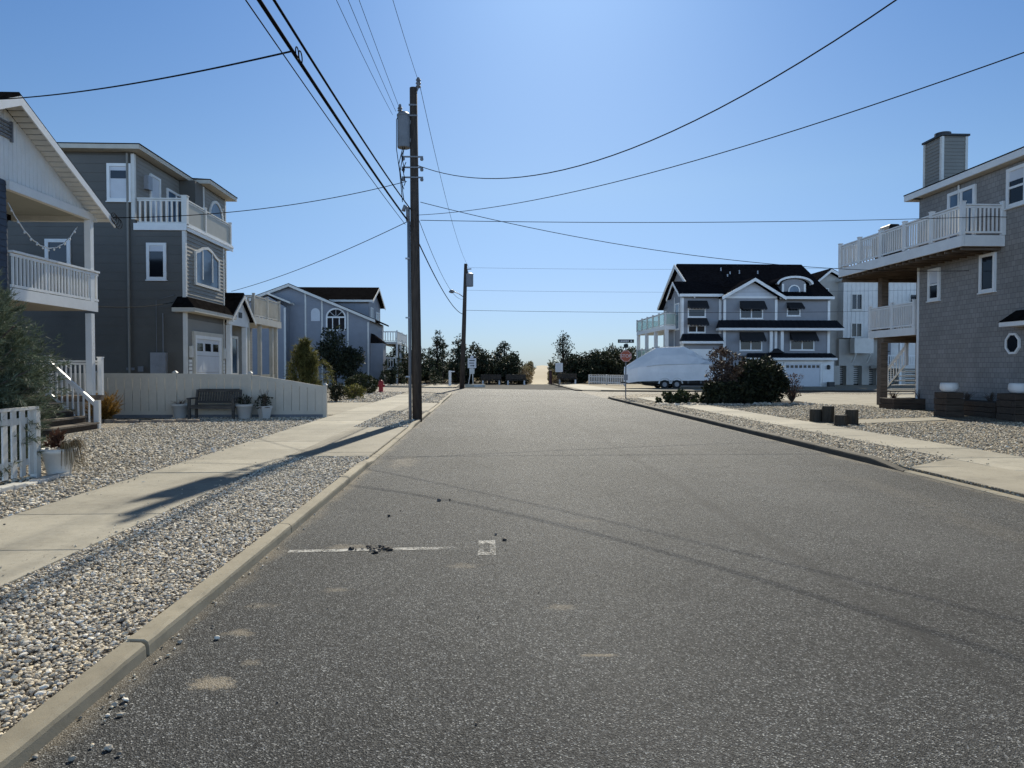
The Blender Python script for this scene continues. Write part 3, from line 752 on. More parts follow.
# stray pebbles in the gutter, crumbs by the parking mark
g = np.random.default_rng(5); n = 60; yy = 2.6 + g.gamma(1.6, 2.6, n); xx = KL + .012 + g.gamma(1.0, .05, n)
pebbles('pebbles', np.stack([xx, yy, np.full(n, 0.043)], 1), g.uniform(.005, .012, n), 2, 'pebble', 40)
p = np.array([(-1.80, 3.50), (-1.77, 3.55), (-1.74, 3.49), (-1.81, 3.60), (-1.72, 3.40), (-1.76, 3.34), (-1.70, 3.12), (-1.62, 3.10), (-1.73, 3.02), (-1.55, 3.05), (-1.83, 4.02), (-1.80, 4.1), (-1.82, 4.3), (-1.62, 4.35), (-1.72, 4.55)])
pebbles('pebbles', np.c_[p, np.full(len(p), 0.047)], g.uniform(.009, .017, len(p)), 2, 'pebble', 41)
n = 20; pebbles('debris', np.stack([-1.02 + g.normal(0, .10, n), 6.47 + g.normal(0, .05, n), np.full(n, 0.049)], 1), g.uniform(.010, .028, n), 2, 'clod', 42)
n = 22; pebbles('debris', np.stack([g.uniform(-1.8, 1.2, n), g.uniform(3, 9.5, n), np.full(n, 0.041)], 1), g.uniform(.003, .008, n), 2, 'clod', 43)
p = np.array([(-.55, 8.8), (-.42, 8.82), (-1.05, 7.9), (.2, 6.76), (.12, 6.98)]); pebbles('debris', np.c_[p, np.full(5, 0.047)], np.array([.032, .02, .022, .02, .016]), 2, 'clod', 44)

g = np.random.default_rng(91); n = 120; xx = -3.47 - g.gamma(1.1, .09, n); yy = 3.5 + g.random(n) * 9; pebbles('pebbles', np.stack([xx, yy, np.full(n, .124)], 1), g.uniform(.005, .013, n), 1, 'pebble', 92)
n = 90; xx = -5.03 + g.gamma(1.1, .09, n); yy = 5.5 + g.random(n) * 12; pebbles('pebbles', np.stack([xx, yy, np.full(n, .124)], 1), g.uniform(.006, .015, n), 1, 'pebble', 93)
n = 140; xx = 8.13 + g.gamma(1.1, .1, n); yy = 11 + g.random(n) * 14; pebbles('pebbles', np.stack([xx, yy, np.full(n, .124)], 1), g.uniform(.008, .018, n), 1, 'pebble_tan', 94)

# ------------------------------------------------------------------ porch house (white gable, navy siding)
def porch_house():
    XF = -10.5; t = thing('porch_house', 'navy sided house with white gable over an upper porch and front steps', 'house', (-14.5, 16, 0.1))
    w = MB(); w.box(-22, -10.52, 12.6, 16.15, 0, 5.82); w.box(-22, -12.6, 16.15, 19.4, 0, 5.82)
    pe = east(XF); w.lap(pe, 12.6, 16.15, .3, 5.8, .15); ps = Plane((0, 16.15, 0), (1, 0, 0), (0, 1, 0)); 
    w.lap(east(-12.59), 16.15, 19.4, .9, 5.8, .15); w.lap(south(12.6), -22, -10.5, .3, 5.8, .15)
    w.build('wall', M['navy'], t)
    # gable with white vertical boards
    g = MB(); zr, ze = 7.55, 5.78; ya, yb, yc = 12.2, 15.95, 19.7
    g.poly(east(-10.56), [(ya + .1, 5.82), (yc - .1, 5.82), (15.95, 7.50)], 0, .05)
    u = ya + .35
    while u < yc - .3:
        top = ze + (1 - abs(u - yb) / (yc - yb)) * (zr - ze) - .16
        if top > 5.9: g.pb(east(-10.56), u - .055, u + .055, 5.86, top, .051, .062)
        u += .145
    g.build('gable', M['white'], t)
    v = MB()
    for i in range(5): v.pb(east(-10.5), 15.6, 16.3, 6.75 + i * .08, 6.79 + i * .08, .01, .05)
    v.pb(east(-10.5), 15.55, 15.6, 6.7, 7.15, .0, .06); v.pb(east(-10.5), 16.3, 16.35, 6.7, 7.15, 0, .06); v.build('gable_vent', M['tank'], t)
    r = MB(); xo = -10.05
    r.slab((-22.3, yb, zr + .12), (xo, yb, zr + .12), (xo, yc + .12, ze - .02), (-22.3, yc + .12, ze - .02), .09)
    r.slab((-22.3, ya - .12, ze - .02), (xo, ya - .12, ze - .02), (xo, yb, zr + .12), (-22.3, yb, zr + .12), .09)
    rf = r.build('roof', M['roof_brown'], t)
    f = MB()
    for a, b in ((yb, yc + .14), (yb, ya - .14)):
        za, zb = zr + .03, ze - .11
        f.hexa([(xo + .012, a, za - .2), (xo + .045, a, za - .2), (xo + .045, b, zb - .17), (xo + .012, b, zb - .17), (xo + .012, a, za), (xo + .045, a, za), (xo + .045, b, zb), (xo + .012, b, zb)])
    f.build('bargeboard', M['white'], rf)
    s = MB(); 
    for a, b, za, zb in ((yb, yc + .1, zr - .01, ze - .14), (yb, ya - .1, zr - .01, ze - .14)):
        n = 24
        for i in range(n):
            q0, q1 = i / n, (i + .8) / n; y0, y1 = a + (b - a) * q0, a + (b - a) * q1; z0, z1 = za + (zb - za) * q0, za + (zb - za) * q1
            s.slab((-10.50, y0, z0), (xo, y0, z0), (xo, y1, z1), (-10.50, y1, z1), .02)
    s.build('soffit', M['white_dull'], rf)
    # porch frieze, ceiling, corner post
    b = MB(); b.box(-10.56, -10.42, 16.16, 19.72, 5.62, 5.815); b.box(-12.6, -10.57, 19.58, 19.72, 5.62, 5.815); b.build('frieze_board', M['white'], t)
    c = MB(); c.box(-12.58, -10.57, 16.17, 19.57, 5.76, 5.815); c.build('porch_ceiling', M['porch_ceiling'], t)
    p = MB(); p.box(-10.58, -10.42, 19.36, 19.52, 3.42, 5.62); p.build('post', M['white'], t)
    p = MB(); p.box(-10.58, -10.42, 19.36, 19.52, .96, 3.14); p.build('post', M['white'], t)
    d = MB(); d.box(-12.58, -10.46, 16.17, 19.62, 3.22, 3.4); d.build('porch_floor', M['cream'], t)
    fb = MB(); fb.box(-10.455, -10.41, 16.17, 19.68, 3.2, 3.46); fb.build('fascia', M['white'], t)
    railing(t, (-10.45, 16.2), (-10.45, 19.75), 3.42, 4.30, posts=(), bal=.04, gap=.13, cap=.13)
    # lower porch deck, steps and their rails
    d = MB(); d.box(-12.59, -11.32, 16.17, 19.9, .8, .95); d.box(-11.32, -10.4, 19.1, 19.9, .8, .95)
    for x in (-12.4, -11.5): d.box(x - .06, x + .06, 19.7, 19.82, .05, .8)
    d.box(-10.56, -10.44, 19.6, 19.72, .05, .8); d.build('porch_deck', M['deckwood'], t)
    railing(t, (-12.5, 19.78), (-10.42, 19.78), .95, 1.90, posts=(1,), gap=.12)
    railing(t, (-11.36, 19.02), (-10.12, 19.02), .95, 1.92, posts=(0,), dz=-1.17, gap=.135)
    n = MB(); n.box(-10.17, -10.05, 18.96, 19.08, .08, .84); n.build('newel_post', M['white'], t)
    for i in range(4):
        s = MB(); x = -10.05 - .30 * i; z = .1 + .17 * (i + 1)
        s.box(x - .33, x + .02, 16.9, 18.95, z - .045, z); s.build('stair_tread', M['stepwood'], t)
        s = MB(); s.box(x - .32, x - .02, 16.93, 18.93, z - .17, z - .05); s.build('stair_riser', M['tie'], t)
    l = MB(); l.tube([(-11.7, 16.75, 5.75), (-11.7, 16.75, 5.1)], .008, 5); l.lathe((-11.7, 16.75, 4.75), [(.06, 0), (.11, .06), (.11, .28), (.03, .38)], 10); l.build('hanging_lantern', M['black'], t)
    return t
porch_house()
g = MB(); pts = []
for i in range(25):
    s = i / 24; pts.append((-10.72, 16.55 + 2.75 * s, 5.42 - .78 * (1 - (2 * s - 1) ** 2) + .012 * math.sin(i * 2.3)))
g.tube(pts, .014, 6)
for p in pts[1::2]: g.lathe((p[0], p[1], p[2] - .07), [(.008, .07), (.022, .04), (.026, .02), (.012, 0)], 6)
props(g.build('string_lights', M['white'], smooth=True), 'white string lights drooping across the upper porch opening', 'string lights')

# ------------------------------------------------------------------ three storey house
def grey_house():
    t = thing('three_storey_house', 'dark grey three storey house with a tan glazed balcony and garage', 'house', (-16, 31, 0.1))
    w = MB(); pS = south(28.0); XF = -11.5
    w.box(-24, XF - .002, 28.002, 32.05, 0, 7.2); w.box(-24, -13.402, 28.002, 32.95, 7.2, 9.96); w.box(-24, -12.70, 32.05, 35.7, 0, 9.96)
    w.lap(pS, -24, XF - .1, 0.2, 7.1, .345, .016); w.lap(pS, -24, -13.5, 7.1, 9.9, .345, .016); w.lap(south(32.94), -13.4, -12.7, 7.4, 9.9, .18)
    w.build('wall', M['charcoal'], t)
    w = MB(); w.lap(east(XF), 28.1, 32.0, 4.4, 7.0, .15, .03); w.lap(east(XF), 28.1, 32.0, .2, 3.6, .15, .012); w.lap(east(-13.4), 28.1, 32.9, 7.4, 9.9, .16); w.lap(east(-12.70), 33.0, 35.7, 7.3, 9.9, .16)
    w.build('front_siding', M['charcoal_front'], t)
    boxes('corner_board', 'white_dull', t, (XF - .10, XF + .03, 27.965, 28.10, .2, 7.0), (-13.5, -13.37, 27.965, 28.1, 7.4, 9.9), (XF - .1, XF + .03, 31.98, 32.09, .2, 7.0), (-12.82, -12.67, 32.91, 33.02, 7.4, 9.9), (-12.80, -12.67, 35.62, 35.73, 4, 9.9))
    ol = [(-24.4, 27.5), (-12.95, 27.5), (-12.95, 32.55), (-12.22, 32.55), (-12.22, 36.1), (-24.4, 36.1)]
    r = MB(); ri = [(-23, 29), (-14.6, 29), (-14.6, 33.3), (-13.8, 33.3), (-13.8, 34.8), (-23, 34.8)]
    k = len(ol); r.add([(x, y, 10.16) for x, y in ol] + [(x, y, 10.42) for x, y in ri] + [(x, y, 10.13) for x, y in ol], [tuple(range(k, 2 * k))] + [(i, (i + 1) % k, k + (i + 1) % k, k + i) for i in range(k)] + [(i, (i + 1) % k, 2 * k + (i + 1) % k, 2 * k + i) for i in range(k)] + [tuple(range(2 * k, 3 * k))[::-1]])
    rf = r.build('roof', M['roof_brown'], t)
    f = MB(); f.prism([(-24.36, 27.53), (-12.98, 27.53), (-12.98, 32.58), (-12.25, 32.58), (-12.25, 36.07), (-24.36, 36.07)], 9.96, 10.128); f.build('fascia', M['cream'], rf)
    p = MB(); p.tube([(-14.9, 29.5, 10.2), (-14.9, 29.5, 10.55)], .06, 8); p.build('vent_pipe', M['black'], rf)
    # windows on the long wall
    window(t, pS, -14.40, -13.50, 8.08, 9.52, .11, gm='blind'); 
    b = MB(); b.pb(pS, -14.26, -13.65, 8.95, 9.25, .032, .045); b.build('window_light', M['glass'], t)
    window(t, pS, -12.95, -12.20, 5.08, 6.50, .11, blind=.18); window(t, pS, -16.75, -15.8, 4.3, 6.62, .13)
    # front: arched triple window, garage, balcony door, third floor windows
    pe = east(XF)
    O = [(28.8, 5.0), (28.8, 6.35), (29.2, 6.45), (29.6, 6.62), (30.08, 6.70), (30.55, 6.62), (31.0, 6.45), (31.4, 6.35), (31.4, 5.0)]
    I = [(28.9, 5.1), (28.9, 6.26), (29.2, 6.34), (29.6, 6.51), (30.08, 6.59), (30.55, 6.51), (31.0, 6.34), (31.3, 6.26), (31.3, 5.1)]
    m = MB(); m.ring(pe, O, I, 0, .09); m.pb(pe, 29.55, 29.63, 5.3, 6.5, .005, .07); m.pb(pe, 30.58, 30.66, 5.3, 6.5, .005, .07); wn = m.build('window', M['white_dull'], t)
    m = MB(); m.poly(pe, I, .032, .042); m.build('pane', M['glass_blue'], wn)
    m = MB(); m.pb(pe, 28.55, 28.7, .2, 3.15, 0, .09); m.pb(pe, 31.55, 31.7, .2, 3.15, 0, .09); m.pb(pe, 28.7, 31.55, 3.0, 3.15, 0, .09); m.build('garage_frame', M['cream'], t)
    garage_door(t, pe, 28.86, 31.4, .15, 2.86, lights=3)
    for y in (28.32, 31.86):
        m = MB()
        for i in range(12): m.pb(pe, y - .12, y + .12, .25 + i * .15, .36 + i * .15, .013, .05)
        m.build('quoin', M['white'], t)
    for y in (28.33, 31.86):
        m = MB(); m.pb(pe, y - .09, y + .09, 2.1, 2.55, .02, .12); m.build('wall_lamp', M['white_dull'], t)
    window(t, east(-13.4), 29.25, 30.15, 7.45, 9.5, .09, gm='blind', name='balcony_door', fm='white'); window(t, east(-13.4), 30.75, 32.6, 7.4, 9.3, .1, cols=2, gm='glass_blue', name='sliding_door')
    m = MB(); m.pb(east(-13.4), 28.75, 29.1, 8.75, 9.3, .0, .2); m.build('wall_lamp', M['greymetal'], t)
    arch_window(t, east(-12.7), 33.55, 35.3, 8.3, 8.75, .85, .13, 'white_dull', 'glass_blue', 1, False)
    # balcony
    m = MB(); m.box(-13.4, XF + .06, 27.97, 32.95, 7.02, 7.2); m.build('balcony_floor', M['white_dull'], t)
    m = MB(); m.box(XF + .061, XF + .10, 27.93, 33.0, 6.98, 7.24); m.box(-13.4, XF + .10, 27.90, 27.965, 6.98, 7.24); m.box(XF + .063, XF + .13, 27.92, 33.0, 7.12, 7.17); m.build('fascia', M['white'], t)
    railing(t, (-13.3, 28.03), (XF, 28.03), 7.2, 8.24, 'white_dull', posts=(1,), gap=.2, bal=.06, pw=.2)
    railing(t, (XF, 28.15), (XF, 30.0), 7.2, 8.22, 'white_dull', posts=(1,), panel='frosted'); railing(t, (XF, 30.02), (XF, 32.9), 7.2, 8.2, 'white_dull', posts=(1,), panel='frosted')
    # skirt roof over the garage
    m = MB(); m.hexa([(XF - .4, 27.62, 4.0), (XF + .5, 27.62, 4.0), (XF + .5, 32.3, 4.0), (XF - .4, 32.3, 4.0), (XF - .3, 27.99, 4.45), (XF + .04, 27.99, 4.45), (XF + .04, 32.04, 4.45), (XF - .3, 32.04, 4.45)]); sk = m.build('skirt_roof', M['roof_brown'], t)
    m = MB(); m.box(XF - .38, XF + .48, 27.64, 32.28, 3.84, 3.998); m.build('fascia', M['cream'], sk)
    m = MB(); m.tube([(-13.62, 27.93, 9.9), (-13.62, 27.93, .3), (-13.62, 27.8, .15)], .045, 8); m.build('downpipe', M['charcoal_front'], t)
    m = MB(); m.tube([(-12.6, 27.95, 2.25), (-12.6, 27.95, 4.3), (-11.9, 27.95, 4.5)], .012, 5); m.tube([(-12.35, 27.95, 2.25), (-12.35, 27.95, 3.8)], .02, 6); m.build('conduit', M['tank'], t)
    m = MB(); m.pb(pS, -12.78, -12.2, 1.15, 2.28, .02, .2); m.pb(pS, -12.65, -12.45, 1.6, 1.8, .2, .22); m.build('meter_box', M['greymetal'], t)
    m = MB(); m.pb(pS, -13.3, -13.1, 1.55, 1.75, .02, .09); m.pb(pS, -13.75, -13.45, 1.6, 1.7, .02, .07); m.build('wall_vent', M['tank'], t)
    # entry portico and side porch with a roof deck
    m = MB(); m.box(-16, -12.71, 35.7, 39.6, 0, 4.05); m.lap(east(-12.70), 35.7, 39.6, .2, 4.0, .16); m.build('wall', M['charcoal_front'], t)
    m = MB(); m.pb(east(-12.69), 32.06, 35.7, .1, 3.9, 0, .06); m.build('stone_wall', M['stone'], t)
    m = MB(); m.poly(east(-11.25), [(31.95, 3.62), (34.7, 3.62), (34.7, 4.0), (33.35, 5.0), (31.95, 4.0)], -.1, .0); m.build('portico_gable', M['white'], t)
    m = MB(); m.slab((-13.5, 33.35, 5.16), (-11.05, 33.35, 5.16), (-11.05, 34.95, 3.98), (-13.5, 34.95, 3.98), .1); m.slab((-13.5, 31.75, 3.98), (-11.05, 31.75, 3.98), (-11.05, 33.35, 5.16), (-13.5, 33.35, 5.16), .1); pr = m.build('portico_roof', M['roof_brown'], t)
    m = MB()
    for a in (34.97, 31.73): m.hexa([(-11.04, 33.35, 4.88), (-11.0, 33.35, 4.88), (-11.0, a, 3.72), (-11.04, a, 3.72), (-11.04, 33.35, 5.05), (-11.0, 33.35, 5.05), (-11.0, a, 3.88), (-11.04, a, 3.88)])
    m.build('bargeboard', M['white_dull'], pr)
    m = MB(); m.pb(east(-11.25), 33.2, 33.6, 4.0, 4.25, .001, .03); m.build('gable_vent', M['black'], t)
    for y in (32.15, 34.2):
        m = MB(); m.box(-11.42, -11.22, y - .1, y + .1, .3, 3.6); m.box(-11.46, -11.18, y - .14, y + .14, .1, .3); m.build('column', M['white'], t)
    for y in (34.65, 36.5, 38.5, 39.3):
        m = MB(); m.box(-11.42, -11.24, y - .09, y + .09, .3, 3.85); m.build('column', M['cream'], t)
    m = MB(); m.box(-12.7, -11.1, 35.0, 39.6, 3.86, 4.2); m.build('porch_roof', M['cream'], t)
    m = MB(); m.box(-12.68, -11.2, 31.95, 39.5, .1, .3); m.build('porch_floor', M['apron'], t)
    railing(t, (-11.2, 35.2), (-11.2, 39.5), 4.2, 5.25, 'cream', posts=(0, .5, 1), gap=.2, bal=.06); railing(t, (-12.6, 39.5), (-11.2, 39.5), 4.2, 5.25, 'cream', posts=(), gap=.2, bal=.06); railing(t, (-12.6, 35.2), (-11.2, 35.2), 4.2, 5.25, 'cream', posts=(), gap=.16, bal=.06)
    railing(t, (-11.3, 32.3), (-11.3, 34.1), .3, 1.4, 'white_dull', posts=(), gap=.18); m = MB(); m.box(-11.36, -11.28, 34.8, 39.2, .3, 1.35); m.build('porch_wall', M['frosted'], t)
    window(t, east(-12.7), 36.2, 37.2, 1.3, 3.3, .12, gm='glass_blue'); window(t, east(-12.7), 37.9, 38.9, .4, 3.3, .12, gm='glass_blue', name='porch_door'); window(t, east(-12.62), 33.0, 33.8, .4, 2.6, .1, name='front_door')
    return t
grey_house()

# ------------------------------------------------------------------ blue-grey house across the cross street
def blue_house():
    Yf = 66.0; t = thing('blue_grey_house', 'blue grey gabled house with big arched window beyond the cross street', 'house', (-15, 70, .1)); p = south(Yf)
    z = 9.25
    w = MB(); w.poly(p, [(-24, 0), (-10.45, 0), (-10.45, 6.15), (-17.7, z - .1), (-24, 6.9)], -9, 0)
    def span(v):
        if v < 6.15: return (-24, -10.45)
        return (max(-24, -24 + (v - 6.9) / (z - 6.9) * 6.3) if v > 6.9 else -24, -17.7 + (z - .1 - v) / (z - 6.25) * 7.25)
    w.lap(p, 0, 0, .2, 9.1, .22, .02, span); w.build('wall', M['bluegrey'], t)
    r = MB(); r.slab((-17.7, Yf - .5, z + .15), (-17.7, Yf + 9, z + .15), (-9.9, Yf + 9, 6.15), (-9.9, Yf - .5, 6.15), .16); r.slab((-24.5, Yf - .5, 6.85), (-24.5, Yf + 9, 6.85), (-17.7, Yf + 9, z + .15), (-17.7, Yf - .5, z + .15), .16); rf = r.build('roof', M['roof_brown'], t)
    f = MB()
    for x, zz in ((-9.88, 6.0), (-24.5, 6.7)): f.hexa([(-17.7, Yf - .56, z - .16), (-17.7, Yf - .51, z - .16), (x, Yf - .51, zz - .16), (x, Yf - .56, zz - .16), (-17.7, Yf - .56, z + .08), (-17.7, Yf - .51, z + .08), (x, Yf - .51, zz + .08), (x, Yf - .56, zz + .08)])
    f.build('bargeboard', M['white_dull'], rf)
    for x, zt in ((-16.3, 8.6), (-14.8, 7.9), (-12.45, 6.85), (-10.6, 5.9)):
        c = MB(); c.pb(p, x - .07, x + .07, .2, zt, .021, .06); c.build('trim_board', M['white_dull'], t)
    arch_window(t, p, -14.45, -12.62, 5.1, 6.35, .85, .14, 'white', 'glass', 3)
    m = MB(); m.poly(p, [(-15.8, 6.0)] + arc_pts(-15.8, -14.98, 6.75, .42)[::-1] + [(-14.98, 6.0)], .021, .06); m.build('arched_panel', M['blind'], t)
    # small gabled wing
    q = south(Yf - 1.2); m = MB(); m.poly(q, gable_poly(-22.2, -17.75, 0, 7.15, -19.35, 8.15), -1.2, 0); m.lap(q, -22.2, -17.75, .2, 7.1, .22); m.build('wall', M['bluegrey'], t)
    m = MB(); m.slab((-19.35, Yf - 1.5, 8.45), (-19.35, Yf, 8.45), (-17.3, Yf, 7.6), (-17.3, Yf - 1.5, 7.6), .16); m.slab((-22.6, Yf - 1.5, 7.1), (-22.6, Yf, 7.1), (-19.35, Yf, 8.45), (-19.35, Yf - 1.5, 8.45), .16); m.build('wing_roof', M['white_dull'], t)
    m = MB(); m.pb(q, -17.93, -17.76, .2, 7.1, .021, .06); m.build('trim_board', M['white_dull'], t)
    arch_window(t, q, -20.15, -18.6, 5.6, 7.0, .75, .12, 'white', 'glass_blue', 1, False)
    # rear block with the long dark roof
    m = MB(); m.box(-20, -10.95, 68.5, 76, 0, 8.2); m.poly(east(-10.95), [(68.5, 8.2), (76, 8.2), (72.2, 9.6)], -.2, 0); m.lap(east(-10.945), 68.5, 76, .3, 8.2, .22); m.build('wall', M['bluegrey'], t)
    m = MB(); m.slab((-20, 68.0, 8.15), (-10.5, 68.0, 8.15), (-10.5, 72.2, 9.8), (-20, 72.2, 9.8), .15); m.slab((-20, 72.2, 9.8), (-10.5, 72.2, 9.8), (-10.5, 76.5, 8.15), (-20, 76.5, 8.15), .15); rr = m.build('roof', M['roof_brown'], t)
    m = MB(); m.box(-20, -10.5, 67.93, 67.995, 7.95, 8.15)
    for a in (68.0, 76.5): m.hexa([(-10.49, 72.2, 9.5), (-10.44, 72.2, 9.5), (-10.44, a, 7.85), (-10.49, a, 7.85), (-10.49, 72.2, 9.72), (-10.44, 72.2, 9.72), (-10.44, a, 8.08), (-10.49, a, 8.08)])
    m.build('fascia', M['white_dull'], rr)
    window(t, east(-10.93), 69.5, 71, 6.0, 7.6, .12, cols=2); window(t, east(-10.93), 73, 75, 5.2, 7.4, .12, cols=2)
    m = MB(); m.hexa([(-11, 66.3, 4.0), (-9.2, 66.3, 4.0), (-9.2, 68.4, 4.0), (-11, 68.4, 4.0), (-10.9, 66.6, 4.9), (-10.4, 66.6, 4.9), (-10.4, 68.4, 4.9), (-10.9, 68.4, 4.9)]); m.build('porch_roof', M['roof_brown'], t)
    m = MB(); m.box(-11, -9.3, 66.4, 68.4, 0, 3.99); m.build('porch_wall', M['bluegrey'], t)
    # decks stacked on the street side
    for z0 in (1.7, 4.4):
        m = MB(); m.box(-10.9, -8.9, 74, 83.5, z0 - .22, z0); m.build('deck', M['white_dull'], t)
        railing(t, (-8.95, 74.1), (-8.95, 83.4), z0, z0 + 1.1, posts=(0, .5, 1), gap=.3, bal=.07); railing(t, (-10.8, 74.05), (-8.95, 74.05), z0, z0 + 1.1, posts=(0,), gap=.25, bal=.07)
    for y in (74.1, 77.2, 80.3, 83.3):
        m = MB(); m.box(-9.05, -8.85, y - .1, y + .1, .1, 4.2); m.build('column', M['white'], t)
    return t
blue_house()

# ------------------------------------------------------------------ grey house with black awnings
def awning_house():
    Yf = 60.0; p = south(Yf); t = thing('awning_house', 'pale grey three storey house with black roof and window awnings behind covered boat', 'house', (23, 65, .1))
    w = MB(); w.box(16.85, 20.35, Yf + .002, 64.5, 0, 7.9); w.box(18.4, 29.9, Yf + .302, 72, 0, 7.75); w.box(20.35, 25.0, Yf - .4 + .002, 61, 0, 7.7)
    w.poly(south(Yf - .4), [(20.35, 7.7), (25.0, 7.7), (22.8, 9.05)], -3.0, 0)
    w.poly(west(16.85), [(Yf, 7.9), (63.2, 7.9), (61.6, 9.0)], -3, 0); w.poly(west(18.4), [(60.3, 7.7), (72, 7.7), (66.1, 11.2)], -.3, 0)
    w.lap(p, 16.85, 20.35, .2, 7.9, .2); w.lap(south(Yf + .3), 25, 29.9, 2.4, 7.7, .2); w.lap(south(Yf - .4), 20.35, 25.0, .2, 7.7, .2); w.lap(west(16.85), 60, 64.5, .2, 7.9, .2)
    w.build('wall', M['dovegrey'], t)
    s = MB(); s.lap(south(Yf - .4), 0, 0, 7.72, 9.0, .12, .03, lambda v: (20.5 + (v - 7.7) / 1.35 * 2.3, 24.85 - (v - 7.7) / 1.35 * 2.05)); s.build('gable_shingles', M['blind'], t)
    r = MB(); r.add([(17.95, 59.6, 7.85), (29.95, 59.6, 7.75), (30.0, 66.1, 11.45), (18.1, 66.1, 11.45), (17.95, 72.5, 7.75), (29.95, 72.5, 7.75),
                     (17.95, 59.6, 7.7), (29.95, 59.6, 7.6), (17.95, 72.5, 7.6), (29.95, 72.5, 7.6), (18.1, 66.1, 11.3)],
                    [(0, 1, 2, 3), (3, 2, 5, 4), (1, 5, 2), (0, 6, 7, 1), (1, 7, 9, 5), (4, 5, 9, 8), (0, 3, 10, 6), (3, 4, 8, 10)]); rf = r.build('roof', M['roof_black'], t)
    m = MB(); m.slab((16.55, 59.5, 7.95), (20.5, 59.5, 7.95), (20.5, 61.6, 9.25), (16.55, 61.6, 9.25), .14); m.slab((16.55, 61.6, 9.25), (20.5, 61.6, 9.25), (20.5, 63.7, 7.95), (16.55, 63.7, 7.95), .14); m.build('wing_roof', M['roof_black'], t)
    boxes('fascia', 'white', rf, (16.57, 20.3, 59.42, 59.495, 7.72, 7.95), (25.2, 29.93, 59.52, 59.595, 7.55, 7.78)); m = MB()
    for a, zz in ((59.5, 7.7), (63.7, 7.7)): m.hexa([(16.49, 61.6, 8.97), (16.545, 61.6, 8.97), (16.545, a, zz), (16.49, a, zz), (16.49, 61.6, 9.2), (16.545, 61.6, 9.2), (16.545, a, zz + .22), (16.49, a, zz + .22)])
    m.build('bargeboard', M['white'], rf); m = MB()
    for a, zz in ((59.6, 7.6), (72.5, 7.6)): m.hexa([(17.85, 66.1, 11.1), (17.93, 66.1, 11.1), (17.93, a, zz), (17.85, a, zz), (17.85, 66.1, 11.4), (17.93, 66.1, 11.4), (17.93, a, zz + .25), (17.85, a, zz + .25)])
    m.build('bargeboard', M['white'], rf)
    m = MB(); m.slab((22.8, 58.9, 9.35), (22.8, 63, 9.35), (25.4, 61, 7.7), (25.4, 58.9, 7.7), .14); m.slab((20.05, 58.9, 7.7), (20.05, 61, 7.7), (22.8, 63, 9.35), (22.8, 58.9, 9.35), .14); gr = m.build('gable_roof', M['roof_black'], t)
    m = MB()
    for x in (25.45, 20.0): m.hexa([(22.8, 58.83, 8.98), (22.8, 58.89, 8.98), (x, 58.89, 7.4), (x, 58.83, 7.4), (22.8, 58.83, 9.25), (22.8, 58.89, 9.25), (x, 58.89, 7.68), (x, 58.83, 7.68)])
    m.box(20.4, 24.95, 59.55, 59.585, 7.6, 7.78); m.build('bargeboard', M['white'], gr)
    # eyebrow dormer
    d = south(60.5); m = MB(); m.poly(d, [(25.75, 7.8), (27.85, 7.8), (27.85, 8.95)] + arc_pts(25.75, 27.85, 8.95, .42)[1:-1] + [(25.75, 8.95)], -4, 0); dm = m.build('dormer', M['dovegrey'], t)
    o = arc_pts(25.2, 28.4, 8.92, .68); i = arc_pts(25.35, 28.25, 8.85, .58); m = MB(); m.ring(d, o, i, -.1, .35, False); m.build('dormer_trim', M['white'], dm)
    o = arc_pts(25.15, 28.45, 8.95, .74); i = arc_pts(25.3, 28.3, 8.93, .66); m = MB(); m.ring(d, o, i, -4.2, .3, False); m.build('dormer_roof', M['roof_black'], dm)
    m = MB(); m.pb(d, 25.75, 25.93, 7.8, 8.95, .0, .05); m.pb(d, 27.67, 27.85, 7.8, 8.95, 0, .05); m.build('trim_board', M['white'], dm)
    aw = arch_window(dm, d, 26.3, 27.35, 8.15, 8.35, .52, .1, 'white', 'glass_blue', 1, False)
    for x, y, zz, h in ((21.8, 64.6, 10.55, .35), (22.4, 63.9, 10.15, .3), (23.3, 64.0, 10.2, .4), (25.0, 64.0, 10.2, .35), (22.0, 63.4, 9.9, .25)):
        v = MB(); v.tube([(x, y, zz - .2), (x, y, zz + h)], .06, 8); v.build('vent_pipe', M['greymetal'], rf)
    # skirt roofs
    def skirt(name, x0, x1, yw, z0, z1, out):
        m = MB(); m.hexa([(x0, yw - out, z0), (x1, yw - out, z0), (x1, yw, z0), (x0, yw, z0), (x0 + .25, yw - .05, z1), (x1 - .25, yw - .05, z1), (x1 - .25, yw, z1), (x0 + .25, yw, z1)])
        n = int((x1 - x0) / .45)
        for i in range(1, n):
            x = x0 + (x1 - x0) * i / n; m.bar((x, yw - out + .02, z0 + .02), (x, yw - .06, z1), .035, .05)
        s = m.build(name, M['darkmetal'], t); m = MB(); m.box(x0 + .02, x1 - .02, yw - out + .02, yw, z0 - .2, z0 - .002); m.build('fascia', M['white'], s)
    skirt('skirt_roof', 19.7, 30.4, Yf - .41, 5.05, 5.75, .9); skirt('skirt_roof', 16.7, 20.3, Yf - .01, 3.95, 4.6, .8); skirt('skirt_roof', 22.2, 29.95, Yf - .41, 2.55, 2.95, .7)
    m = MB(); m.poly(south(Yf - .45), [(24.2, 2.95), (25.5, 2.95), (24.85, 3.35)], 0, .5); m.build('skirt_gable', M['darkmetal'], t)
    for x, y, z0, z1 in ((16.95, 60, .2, 7.7), (20.45, 59.6, .2, 7.5), (24.88, 59.6, 2.95, 7.5), (29.8, 60.3, 2.6, 7.5), (20.2, 60, 4.6, 7.7)):
        c = MB(); c.pb(south(y), x - .11, x + .11, z0, z1, .02, .06); c.build('corner_board', M['white'], t)
